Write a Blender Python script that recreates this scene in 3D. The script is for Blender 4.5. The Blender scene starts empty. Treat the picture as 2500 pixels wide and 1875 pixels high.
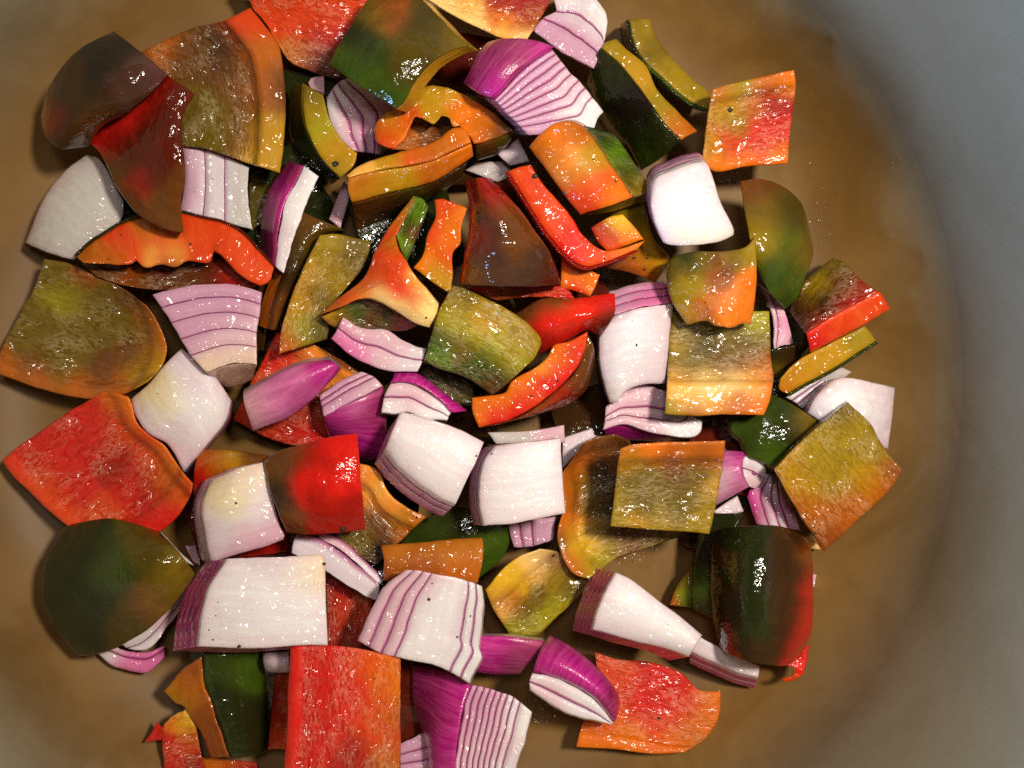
import bpy, math, random
import numpy as np
from mathutils import Vector, noise as mnoise

sc = bpy.context.scene
# ------------------------------------------------------------------ camera, world, lamps, exposure
CAM_H = 0.262            # metres above the inside bottom of the pot
FPX = 2255.0             # focal length in photo pixels (2500 wide)
cam_d = bpy.data.cameras.new('camera')
cam_d.sensor_width = 36.0
cam_d.lens = 36.0 * FPX / 2500.0
cam_d.clip_start = 0.005
cam_d.clip_end = 10.0
cam = bpy.data.objects.new('camera', cam_d)
sc.collection.objects.link(cam)
cam.location = (0, 0, CAM_H)
cam.rotation_euler = (0, 0, 0)
sc.camera = cam

w = bpy.data.worlds.new('World')
sc.world = w
w.use_nodes = True
w.node_tree.nodes['Background'].inputs[0].default_value = (1.0, 0.72, 0.42, 1)
w.node_tree.nodes['Background'].inputs[1].default_value = 0.055


def lamp(name, kind, loc, target, power, color, size, size_y=None):
    d = bpy.data.lights.new(name, kind)
    d.energy = power
    d.color = color
    if kind == 'AREA':
        d.shape = 'RECTANGLE' if size_y else 'DISK'
        d.size = size
        if size_y:
            d.size_y = size_y
    else:
        d.shadow_soft_size = size
    o = bpy.data.objects.new(name, d)
    sc.collection.objects.link(o)
    o.location = loc
    v = Vector(target) - Vector(loc)
    o.rotation_euler = v.to_track_quat('-Z', 'Y').to_euler()
    return o


# the kitchen lamp over the hob
lamp('hob_lamp', 'AREA', (0.005, 0.055, 0.34), (0.0, 0.0, 0.0), 0.20, (1.0, 0.96, 0.89), 0.042)
# a second small bulb of the hood, farther to the right: lights the left wall of the pot
lamp('hood_lamp', 'AREA', (0.115, 0.06, 0.37), (0.0, 0.0, 0.0), 1.62, (1.0, 0.91, 0.73), 0.036)
# unseen cool lamp added low on the left to blue the right wall
lamp('cool_wall_light', 'AREA', (-0.44, -0.42, 0.25), (0.09, 0.08, 0.07), 5.6, (0.32, 0.58, 1.0), 0.20)

sc.view_settings.view_transform = 'Standard'
sc.view_settings.look = 'None'
sc.view_settings.exposure = 0.0
sc.view_settings.gamma = 1.0
sc.view_settings.use_curve_mapping = False
sc.render.engine = 'CYCLES'
sc.cycles.use_denoising = False
sc.cycles.sample_clamp_direct = 12.0
sc.cycles.max_bounces = 8
sc.cycles.sample_clamp_indirect = 2.0

# ------------------------------------------------------------------ helpers
S8 = 800 / 2212.0
TILES = {'A': (0, 0, S8), 'B': (600, 0, S8), 'C': (1200, 0, S8), 'D': (1700, 0, S8),
         'E': (0, 500, S8), 'F': (600, 450, S8), 'G': (1150, 450, S8), 'H': (1500, 600, S8),
         'I': (0, 900, S8), 'J': (600, 900, S8), 'K': (1200, 1000, S8), 'L': (200, 1275, S8),
         'M': (900, 1275, S8), 'N': (1600, 1200, 900 / 2212.0), 'Z': (0, 0, 2500 / 2212.0)}
CX, CY = 1250.0, 937.5


def place(px, z):
    """photo point + height (mm) -> metres"""
    z = np.asarray(z, float) / 1000.0
    s = (CAM_H - z) / FPX
    return np.stack([(px[..., 0] - CX) * s, -(px[..., 1] - CY) * s, z + 0 * px[..., 0]], -1)


rng = random.Random(7)

# linear base colours
COL = dict(
    dkgreen=(.017, .022, .005), green=(.030, .046, .006), midgreen=(.048, .090, .006), brgreen=(.13, .26, .012),
    olive=(.150, .096, .006), dolive=(.070, .048, .005), yolive=(.30, .190, .006), gold=(.44, .22, .006), yellow=(.74, .42, .015), ygreen=(.34, .29, .010),
    orange=(.70, .150, .004), dorange=(.45, .105, .004), borange=(.29, .063, .005), redor=(.64, .048, .005),
    red=(.62, .012, .008), dred=(.34, .010, .005), maroon=(.095, .011, .005), brown=(.14, .045, .008),
    dbrown=(.042, .018, .005), gbrown=(.070, .030, .018), black=(.014, .009, .006),
    cream=(.88, .58, .20), pale=(.82, .40, .07), peach=(.80, .25, .03),
    white=(.78, .75, .77), white2=(.70, .64, .68), grey=(.55, .54, .51), pink=(.68, .46, .53), lilac=(.57, .32, .45), rose=(.66, .16, .38),
    purple=(.34, .035, .190), magenta=(.54, .008, .250), dmag=(.31, .005, .105), wine=(.44, .050, .170), tan=(.5, .36, .24))


def col(c):
    return np.array(COL[c] if isinstance(c, str) else c, float)


def catmull(pts, n):
    pts = np.array(pts, float)
    if len(pts) == 2:
        t = np.linspace(0, 1, n)[:, None]
        return pts[0] * (1 - t) + pts[1] * t
    P = np.vstack([2 * pts[0] - pts[1], pts, 2 * pts[-1] - pts[-2]])
    out = []
    for i in range(1, len(P) - 2):
        p0, p1, p2, p3 = P[i - 1:i + 3]
        d0, d1, d2 = [max(np.linalg.norm(a) ** .5, 1e-3) for a in (p1 - p0, p2 - p1, p3 - p2)]
        m1 = (p2 - p1) + d1 * ((p1 - p0) / d0 - (p2 - p0) / (d0 + d1)) if d0 else p2 - p1
        m2 = (p2 - p1) + d1 * ((p3 - p2) / d2 - (p3 - p1) / (d1 + d2)) if d2 else p2 - p1
        t = np.linspace(0, 1, 14, endpoint=False)[:, None]
        out.append((2 * t ** 3 - 3 * t ** 2 + 1) * p1 + (t ** 3 - 2 * t ** 2 + t) * m1 + (-2 * t ** 3 + 3 * t ** 2) * p2 + (t ** 3 - t ** 2) * m2)
    out = np.vstack(out + [pts[-1:]])
    s = np.r_[0, np.cumsum(np.linalg.norm(np.diff(out, axis=0), axis=1))]
    q = np.linspace(0, s[-1], n)
    return np.stack([np.interp(q, s, out[:, k]) for k in (0, 1)], -1)


NR = 200


def sides_of(tile, pts, rough=1.6):
    ox, oy, s = TILES[tile]
    q = [((p[0] * s + ox, p[1] * s + oy), len(p) > 2) for p in pts]
    ci = [i for i, (p, c) in enumerate(q) if c]
    assert len(ci) == 4 and ci[0] == 0, (tile, pts)
    sides = []
    for k in range(4):
        a, b = ci[k], ci[(k + 1) % 4] if k < 3 else len(q)
        seg = [q[i % len(q)][0] for i in range(a, b + 1)]
        c = catmull(seg, NR)
        # hand-cut edges are never quite straight
        L = np.linalg.norm(np.diff(c, axis=0), axis=1).sum()
        t = np.linspace(0, 1, NR)
        wob = np.zeros(NR)
        for f in (1.3, 2.7, 5.1, 11.0):
            wob += rng.uniform(-1, 1) / f ** .6 * np.sin(2 * math.pi * (f * t * max(L, 60) / 220 + rng.random()))
        wob *= rough * np.minimum(1, np.minimum(t, 1 - t) * 8)
        tan = np.gradient(c, axis=0)
        tan /= np.maximum(np.linalg.norm(tan, axis=1, keepdims=True), 1e-6)
        c = c + np.stack([-tan[:, 1], tan[:, 0]], -1) * wob[:, None]
        sides.append(c)
    sides[2] = sides[2][::-1]
    sides[3] = sides[3][::-1]
    return sides, np.array([q[i][0] for i in ci])


def coons(sides, corners, us, vs):
    t = np.linspace(0, 1, NR)
    ev = lambda c, q: np.stack([np.interp(q, t, c[:, k]) for k in (0, 1)], -1)
    C0, C1, C2, C3 = ev(sides[0], us), ev(sides[1], vs), ev(sides[2], us), ev(sides[3], vs)
    U, V = us[:, None, None], vs[None, :, None]
    c0, c1, c2, c3 = corners
    P = (1 - V) * C0[:, None] + V * C2[:, None] + (1 - U) * C3[None] + U * C1[None]
    P = P - ((1 - U) * (1 - V) * c0 + U * (1 - V) * c1 + U * V * c2 + (1 - U) * V * c3)
    return P


def idw(P, cp):
    """soft patches of colour round the control points (natural colour of the vegetable)"""
    if len(cp) == 1:
        return np.broadcast_to(col(cp[0][2]), P.shape[:-1] + (3,)).copy()
    Q = np.array([(x, y) for x, y, c in cp], float)
    dd = np.hypot(*(Q[:, None] - Q[None]).transpose(2, 0, 1)) + np.eye(len(Q)) * 1e9
    sig = np.clip(.40 * dd.min(1).mean(), 7, 24)
    wx = P[..., 0] + .45 * sig * fnoise(P, .018, 3.3) + .3 * sig * fnoise(P, .06, 8.3)
    wy = P[..., 1] + .45 * sig * fnoise(P, .018, 17.7) + .3 * sig * fnoise(P, .06, 28.3)
    D2 = (wx[..., None] - Q[:, 0]) ** 2 + (wy[..., None] - Q[:, 1]) ** 2
    D2 = D2 - D2.min(-1, keepdims=True)
    W = np.exp(-D2 / (2 * sig ** 2 * 1.6))
    C = np.array([col(c) for x, y, c in cp])
    return (W[..., None] * C).sum(-2) / W.sum(-1)[..., None]


def fnoise(P, scale, seed):
    out = np.empty(P.shape[:-1])
    it = np.ndindex(*P.shape[:-1])
    for i in it:
        out[i] = mnoise.noise(Vector((P[i][0] * scale, P[i][1] * scale, seed)))
    return out


def axis_params(n, e, lo=0., hi=1.):
    return np.r_[0, e, np.linspace(e, 1 - e, n)[1:-1], 1 - e, 1] * (hi - lo) + lo


MATS = {}


def slab_mesh(name, top, bot, ctop, cside, cbot, mat, origin, fuv, drop=.12, nt=3, flip=False, topw=None):
    """closed slab between two grids of points; the rim of both faces is rounded a little.
    top/bot (nu,nv,3), colours (nu,nv,3); cside is a function t -> colour array over the rim"""
    nu, nv = top.shape[:2]
    top = top.copy(); bot = bot.copy()
    bm_ = np.zeros((nu, nv), bool)
    bm_[0] = bm_[-1] = True
    bm_[:, 0] = bm_[:, -1] = True
    dep = bot - top
    # rounded rims: the outermost row sinks towards the other face
    dl = np.linalg.norm(dep, axis=-1, keepdims=True)
    k = np.minimum(drop, .00045 / np.maximum(dl, 1e-6))
    top[bm_] += (dep * k)[bm_]
    bot[bm_] -= (dep * k)[bm_]
    ring = [(i, 0) for i in range(nu - 1)] + [(nu - 1, j) for j in range(nv - 1)] + \
           [(i, nv - 1) for i in range(nu - 1, 0, -1)] + [(0, j) for j in range(nv - 1, 0, -1)]
    ri = np.array(ring)
    tr, br = top[ri[:, 0], ri[:, 1]], bot[ri[:, 0], ri[:, 1]]
    nr = len(ring)
    N = nu * nv
    verts = [top.reshape(-1, 3)]
    cols = [ctop.reshape(-1, 3)]
    kind = [np.ones(N) if topw is None else topw.reshape(-1)]
    fu = [fuv.reshape(-1, 3)]
    fr = fuv[ri[:, 0], ri[:, 1]]
    # thin band right under the edge, then the body of the cut, then the band above the lower edge
    ts = np.r_[0.02, np.linspace(.06, .94, nt), .98] if nt else np.array([])
    for t in ts:
        verts.append(tr * (1 - t) + br * t)
        cols.append(np.broadcast_to(cside(t, ri), (nr, 3)))
        kind.append(np.zeros(nr))
        f = fr.copy(); f[:, 2] = t * np.linalg.norm(br - tr, axis=1) * 1000
        fu.append(f)
    verts.append(bot.reshape(-1, 3))
    cols.append(cbot.reshape(-1, 3))
    kind.append(np.zeros(N))
    fb = fuv.copy(); fb[..., 2] = 40
    fu.append(fb.reshape(-1, 3))
    V = np.vstack(verts) - np.array(origin)
    C = np.vstack(cols); K = np.concatenate(kind); Fu = np.vstack(fu)
    idx = np.arange(N).reshape(nu, nv)
    a, b, c, d = idx[:-1, :-1], idx[:-1, 1:], idx[1:, 1:], idx[1:, :-1]
    q1 = np.stack([a, b, c, d], -1).reshape(-1, 4)
    off = N + nr * len(ts)
    q2 = np.stack([a, d, c, b], -1).reshape(-1, 4) + off
    rings = [idx[ri[:, 0], ri[:, 1]]] + [np.arange(nr) + N + nr * k_ for k_ in range(len(ts))] + [idx[ri[:, 0], ri[:, 1]] + off]
    qs = []
    for r0, r1 in zip(rings[:-1], rings[1:]):
        qs.append(np.stack([r0, np.roll(r0, -1), np.roll(r1, -1), r1], -1))
    Q = np.vstack([q1, q2] + qs)
    if flip:
        Q = Q[:, ::-1]
    me = bpy.data.meshes.new(name)
    me.vertices.add(len(V)); me.vertices.foreach_set('co', V.ravel())
    me.loops.add(Q.size); me.loops.foreach_set('vertex_index', Q.ravel().astype(np.int32))
    me.polygons.add(len(Q))
    me.polygons.foreach_set('loop_start', (np.arange(len(Q)) * 4).astype(np.int32))
    me.polygons.foreach_set('loop_total', np.full(len(Q), 4, np.int32))
    me.polygons.foreach_set('use_smooth', np.ones(len(Q), bool))
    me.update(calc_edges=True)
    at = me.attributes.new('Col', 'FLOAT_COLOR', 'POINT')
    at.data.foreach_set('color', np.c_[C, np.ones(len(C))].ravel().astype(np.float32))
    at = me.attributes.new('top', 'FLOAT', 'POINT'); at.data.foreach_set('value', K.astype(np.float32))
    at = me.attributes.new('fuv', 'FLOAT_VECTOR', 'POINT'); at.data.foreach_set('vector', Fu.ravel().astype(np.float32))
    me.materials.append(MATS[mat])
    return me


def link(name, me, parent):
    o = bpy.data.objects.new(name, me)
    sc.collection.objects.link(o)
    o.parent = parent
    return o


THINGS = {}


class Piece:
    """one thing: an Empty with its parts"""

    def __init__(self, name, label, cat, group, tile):
        self.root = bpy.data.objects.new(name, None)
        sc.collection.objects.link(self.root)
        self.root.empty_display_size = .004
        self.root['label'] = label
        self.root['category'] = cat
        self.root['group'] = group
        self.tile = tile
        self.origin = None
        self.seed = rng.random() * 100

    # ---- geometry of one patch: top grid for [v0,v1]
    def grid(self, sides, corners, z, bulge, rims, us, vs, amp=0.0, asc=.02, dents=()):
        P = coons(sides, corners, us, vs)
        zz = np.array([z] * 4 if np.isscalar(z) else z, float)
        U, V = us[:, None], vs[None, :]
        Z = (1 - U) * (1 - V) * zz[0] + U * (1 - V) * zz[1] + U * V * zz[2] + (1 - U) * V * zz[3]
        bu, bv = bulge
        Z = Z + bu * 4 * U * (1 - U) + bv * 4 * V * (1 - V)
        band = np.zeros(P.shape[:2])
        for s, wd, h in rims:
            dist = [V + 0 * U, 1 - U + 0 * V, 1 - V + 0 * U, U + 0 * V][s]
            q = np.clip((wd + .035 - dist) / .07, 0, 1)
            Z = Z + h * q * q * (3 - 2 * q)
            band = np.maximum(band, q * q * (3 - 2 * q))
        self.band = band
        ox, oy, s = TILES[self.tile]
        for x, y, r, h in dents:
            d2 = ((P[..., 0] - x * s - ox) ** 2 + (P[..., 1] - y * s - oy) ** 2) / (r * s) ** 2
            Z = Z + h * np.exp(-d2)
        if amp:
            Z = Z + amp * fnoise(P, asc, self.seed) + .4 * amp * fnoise(P, asc * 2.7, self.seed + 9)
        return P, Z

    def setorigin(self, xyz):
        if self.origin is None:
            m = xyz.reshape(-1, 3)
            self.origin = np.array([m[:, 0].mean(), m[:, 1].mean(), 0.0])
            self.origin[2] = max(0.0, m[:, 2].min() - .008)
            self.root.location = self.origin

    def cps(self, cols):
        ox, oy, s = TILES[self.tile]
        if isinstance(cols, str):
            return [(0, 0, cols)]
        return [(x * s + ox, y * s + oy, c) for x, y, c in cols]

    def stack(self, pts, z, cols, parts, dz, d=(0, 0), bulge=(0, 0), flare=(1, 1), rims=(), amp=.25, asc=.02,
              tile=None, fibre='u', dents=(), rough=1.0, skinside=None, cell=8.0):
        """parts: list of (name, material, share of the thickness, side colour, bottom colour, line colour)"""
        if tile:
            self.tile = tile
        tl = self.tile
        s = TILES[tl][2]
        sides, corners = sides_of(tl, pts, rough)
        area = 0
        for i in range(4):
            x0, y0 = corners[i]; x1, y1 = corners[(i + 1) % 4]
            area += x0 * y1 - x1 * y0
        flip = area < 0
        lu = np.linalg.norm(np.diff(sides[0], axis=0), axis=1).sum() * .5 + np.linalg.norm(np.diff(sides[2], axis=0), axis=1).sum() * .5
        lv = np.linalg.norm(np.diff(sides[1], axis=0), axis=1).sum() * .5 + np.linalg.norm(np.diff(sides[3], axis=0), axis=1).sum() * .5
        nu, nv = [int(np.clip(l / cell, 5, 46)) for l in (lu, lv)]
        us = axis_params(nu, min(.12, 3.0 / max(lu, 1)))
        vs = axis_params(nv, min(.12, 3.0 / max(lv, 1)))
        P, Z = self.grid(sides, corners, z, bulge, rims, us, vs, amp, asc, dents)
        X = place(P, Z)
        self.setorigin(X)
        c = P.reshape(-1, 2).mean(0); zc = Z.mean()
        D = place(c + np.array(d) * s, zc - dz) - place(c, zc)
        cen = X.reshape(-1, 3).mean(0)
        ctop = idw(P, self.cps(cols))
        if parts[0][1] == 'onion':
            U, V = us[:, None] + 0 * vs[None], vs[None, :] + 0 * us[:, None]
            e = np.minimum(np.minimum(U, 1 - U) * lu, np.minimum(V, 1 - V) * lv)
            q = np.clip(1 - e / 45.0, 0, 1)[..., None] ** 1.5 * .42
            ctop = ctop * (1 - q) + col('pink') * ctop / .78 * q
        fuv = np.zeros(P.shape[:2] + (3,))
        a = us[:, None] * lu * .115; b = vs[None, :] * lv * .115
        fuv[..., 0], fuv[..., 1] = (a, b) if fibre == 'u' else (b, a)
        fuv[..., 0] += self.seed; fuv[..., 1] += self.seed * .7
        f0 = 0.0
        objs = []
        for n, (name, mat, share, sidec, botc, linec) in enumerate(parts):
            f1 = f0 + share
            def level(f):
                Y = X + D * f
                k = np.array([1 + (flare[0] - 1) * f, 1 + (flare[1] - 1) * f, 1.0])
                q = (X - cen) * k + cen + D * f
                return q
            A, B = level(f0), level(f1 - (.012 if n < len(parts) - 1 else 0))
            tc = ctop if n == 0 else np.broadcast_to(col(sidec) if sidec != 'top' else col('white'), ctop.shape)
            if sidec == 'top':
                tc = ctop
            def cside(t, ri, sidec=sidec, linec=linec):
                base = ctop[ri[:, 0], ri[:, 1]] if sidec == 'top' else np.broadcast_to(col(sidec), (len(ri), 3))
                if linec is not None and t > .85:
                    return np.broadcast_to(col(linec), (len(ri), 3))
                return base
            cb = np.broadcast_to(col(botc), ctop.shape) if botc != 'top' else ctop
            me = slab_mesh(name, A, B, tc, cside, cb, mat, self.origin, fuv, nt=3 if share * dz > 2 else 1, flip=flip, topw=1 - .85 * self.band)
            objs.append(link(name, me, self.root))
            f0 = f1
        if skinside is not None:
            k, sc_, th = skinside[:3]
            G = [X[:, 0], X[-1, :], X[::-1, -1], X[0, ::-1]][k]
            if flip: pass
            ts = np.linspace(0, 1, 8)
            bt = [((e - cen) * np.array([1 + (flare[0] - 1), 1 + (flare[1] - 1), 1]) + cen + D) for e in (G,)][0]
            g = G[:, None] * (1 - ts[None, :, None]) + bt[:, None] * ts[None, :, None]
            tn = np.gradient(G, axis=0)
            nrm = np.cross(np.broadcast_to(D, tn.shape), tn)
            nrm /= np.maximum(np.linalg.norm(nrm, axis=1, keepdims=True), 1e-9)
            out = G.mean(0) - cen
            if (nrm * out).sum(1).mean() < 0:
                nrm = -nrm
                fl = True
            else:
                fl = False
            outer = g + nrm[:, None] * th / 1000.0
            inner = g + nrm[:, None] * .00004
            px = np.stack([outer[..., 0] / (CAM_H - outer[..., 2]) * FPX + CX, -outer[..., 1] / (CAM_H - outer[..., 2]) * FPX + CY], -1)
            cc = idw(px, self.cps(sc_))
            fu = np.zeros(g.shape); fu[..., 0] = np.arange(len(G))[:, None] * 1.0 + self.seed; fu[..., 1] = ts[None] * dz
            me = slab_mesh('skin', outer, inner, cc, lambda t, ri: cc[ri[:, 0], ri[:, 1]], cc, 'skin', self.origin, fu, nt=0, flip=fl)
            objs.append(link('skin', me, self.root))
        return objs

    # ---- bell pepper
    def skin(self, pts, z, cols, dz=5.5, cut='dorange', **k):
        return self.stack(pts, z, cols, [('skin', 'skin', .7 / dz, 'top', 'top', None), ('flesh', 'flesh', 1 - .7 / dz, cut, cut, None)], dz, **k)

    def flesh(self, pts, z, cols, dz=5.5, cut='dorange', skin='dbrown', **k):
        return self.stack(pts, z, cols, [('flesh', 'flesh', 1 - .7 / dz, cut, cut, None), ('skin', 'skin', .7 / dz, skin, skin, None)], dz, **k)

    def edge(self, pts, z, cols, dz=10, cut='dorange', name='flesh', **k):
        k.setdefault('amp', .18)
        return self.stack(pts, z, cols, [(name, 'cut', 1, cut, cut, None)], dz, **k)

    def face(self, pts, z, cols, dz=1.2, name='skin', mat='skin', **k):
        return self.stack(pts, z, cols, [(name, mat, 1, 'top', 'top', None)], dz, **k)

    # ---- red onion
    def layers(self, pts, z, cols='white', n=3, dz=14, side='pink', line='purple', thin=None, **k):
        k.setdefault('amp', .2); k.setdefault('asc', .008)
        sh = [1.0 / n] * n if thin is None else thin
        sd = side if isinstance(side, (list, tuple)) else [side] * n
        return self.stack(pts, z, cols, [('layer', 'onion', sh[i], sd[i], line, line) for i in range(n)], dz, **k)

    def oskin(self, pts, z, cols='magenta', dz=3.5, inner='pink', **k):
        k.setdefault('amp', .15); k.setdefault('asc', .008)
        return self.stack(pts, z, cols, [('layer', 'onion_skin', 1, inner, 'pink', None)], dz, **k)

    def slices(self, pts, z, cuts, cols='pink', line='purple', dz=12, d=(0, 0), bulge=(0, 0), tile=None, lw=6.0, lsoft=.6, amp=.15, firstline=False, rough=1.9, flare=None, zstep=0.0):
        """the cut face of a wedge: every layer a strip with the purple membrane on its outer side"""
        if tile:
            self.tile = tile
        tl = self.tile
        s = TILES[tl][2]
        sides, corners = sides_of(tl, pts, rough)
        area = sum(corners[i][0] * corners[(i + 1) % 4][1] - corners[(i + 1) % 4][0] * corners[i][1] for i in range(4))
        flip = area < 0
        lu = np.linalg.norm(np.diff(sides[0], axis=0), axis=1).sum() * .5 + np.linalg.norm(np.diff(sides[2], axis=0), axis=1).sum() * .5
        lv = np.linalg.norm(np.diff(sides[1], axis=0), axis=1).sum() * .5 + np.linalg.norm(np.diff(sides[3], axis=0), axis=1).sum() * .5
        if isinstance(cuts, int):
            cuts = np.linspace(0, 1, cuts + 1)
            jit = np.array([0] + [rng.uniform(-.18, .18) / (len(cuts) - 1) for _ in cuts[1:-1]] + [0])
            cuts = cuts + jit
        nu = int(np.clip(lu / 8, 6, 44))
        us = axis_params(nu, min(.12, 3.0 / max(lu, 1)))
        cp = self.cps(cols)
        for i in range(len(cuts) - 1):
            v0, v1 = cuts[i], cuts[i + 1]
            wpx = max(4.0, (v1 - v0) * lv)
            nvv = int(np.clip(wpx / 9, 3, 24))
            e = min(.12, 1.6 / wpx)
            l = min(.35, lw * .8 * rng.uniform(.75, 1.15) / wpx)
            loc = np.unique(np.r_[0, e, np.linspace(e, 1 - l, nvv), 1 - l * .72, 1 - e, 1])
            vs = v0 + (v1 - v0) * loc
            P, Z = self.grid(sides, corners, z, bulge, (), us, vs, amp, .01)
            Z = Z + .35 * (4 * loc * (1 - loc))[None, :] + zstep * i + rng.uniform(-.15, .15)
            X = place(P, Z)
            self.setorigin(X)
            c = P.reshape(-1, 2).mean(0); zc = Z.mean()
            D = place(c + np.array(d) * s, zc - dz) - place(c, zc)
            ct = idw(P, cp)
            last = i == len(cuts) - 2
            f = np.clip((loc - (1 - l)) / (l * .5 + 1e-6), 0, 1) * .9
            if last:
                f = f * 0
            # the flesh is tinted towards the membrane
            tint = (np.clip((loc - .55) / .45, 0, 1) ** 2 * .30)
            if last:
                tint = tint * 0
            lc = col(line)
            ct = ct * (1 - tint[None, :, None]) + (ct * .55 + lc * .45) * tint[None, :, None]
            ct = ct * (1 - f[None, :, None]) + lc * f[None, :, None]
            if i == 0 and firstline:
                g = np.clip((l - loc) / (l * .4 + 1e-6), 0, 1)
                ct = ct * (1 - g[None, :, None]) + lc * g[None, :, None]
            fuv = np.zeros(P.shape[:2] + (3,))
            fuv[..., 0] = us[:, None] * lu * .115 + self.seed; fuv[..., 1] = vs[None] * lv * .115
            me = slab_mesh('layer', X, X + D, ct, lambda t, ri, ct=ct: ct[ri[:, 0], ri[:, 1]], np.broadcast_to(lc, ct.shape), 'onion', self.origin, fuv, nt=3, flip=flip)
            link('layer', me, self.root)


GP = 'chopped bell pepper pieces in the pot'
GO = 'chopped red onion pieces in the pot'


def pepper(name, label, tile):
    return Piece(name, label, 'bell pepper', GP, tile)


def onion(name, label, tile):
    return Piece(name, label, 'red onion', GO, tile)


# ------------------------------------------------------------------ materials
def nt_new(name):
    m = bpy.data.materials.new(name)
    m.use_nodes = True
    n = m.node_tree
    return m, n, n.nodes['Principled BSDF'], n.nodes, n.links


def math_node(N, L, op, a, b=None, c=None, clamp=False):
    x = N.new('ShaderNodeMath'); x.operation = op; x.use_clamp = clamp
    for i, v in enumerate((a, b, c)):
        if v is None: continue
        if isinstance(v, (int, float)): x.inputs[i].default_value = v
        else: L.new(v, x.inputs[i])
    return x.outputs[0]


def scaled(N, L, vec, s):
    v = N.new('ShaderNodeVectorMath'); v.operation = 'MULTIPLY'
    L.new(vec, v.inputs[0]); v.inputs[1].default_value = s
    return v.outputs[0]


def noise_tex(N, L, vec, scale, detail=3, rough=.55, dist=0):
    t = N.new('ShaderNodeTexNoise')
    L.new(vec, t.inputs['Vector'])
    t.inputs['Scale'].default_value = scale
    t.inputs['Detail'].default_value = detail
    t.inputs['Roughness'].default_value = rough
    t.inputs['Distortion'].default_value = dist
    return t.outputs['Fac']


def ramp(N, L, fac, a, b):
    r = N.new('ShaderNodeMapRange'); r.interpolation_type = 'SMOOTHSTEP'
    L.new(fac, r.inputs[0]); r.inputs[1].default_value = a; r.inputs[2].default_value = b
    return r.outputs[0]


def mixc(N, L, fac, a, b, mode='MIX'):
    x = N.new('ShaderNodeMix'); x.data_type = 'RGBA'; x.blend_type = mode
    for sock, v in ((x.inputs[0], fac), (x.inputs[6], a), (x.inputs[7], b)):
        if isinstance(v, (int, float)): sock.default_value = v
        elif isinstance(v, tuple): sock.default_value = v + (1,) if len(v) == 3 else v
        else: L.new(v, sock)
    return x.outputs[2]


def attr(N, name):
    a = N.new('ShaderNodeAttribute'); a.attribute_name = name
    return a


def bump(N, L, height, dist, strength=1.0, normal=None):
    b = N.new('ShaderNodeBump')
    L.new(height, b.inputs['Height'])
    b.inputs['Distance'].default_value = dist
    b.inputs['Strength'].default_value = strength
    if normal is not None:
        L.new(normal, b.inputs['Normal'])
    return b.outputs['Normal']


def wet(P, rough, coat, coat_r, sss, rad, spec=.5):
    P.inputs['Roughness'].default_value = rough
    P.inputs['IOR'].default_value = 1.42
    P.inputs['Coat Weight'].default_value = coat
    P.inputs['Coat Roughness'].default_value = coat_r
    P.inputs['Coat IOR'].default_value = 1.55
    P.inputs['Subsurface Weight'].default_value = sss
    P.inputs['Subsurface Radius'].default_value = rad
    P.inputs['Subsurface Scale'].default_value = 1.0


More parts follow.
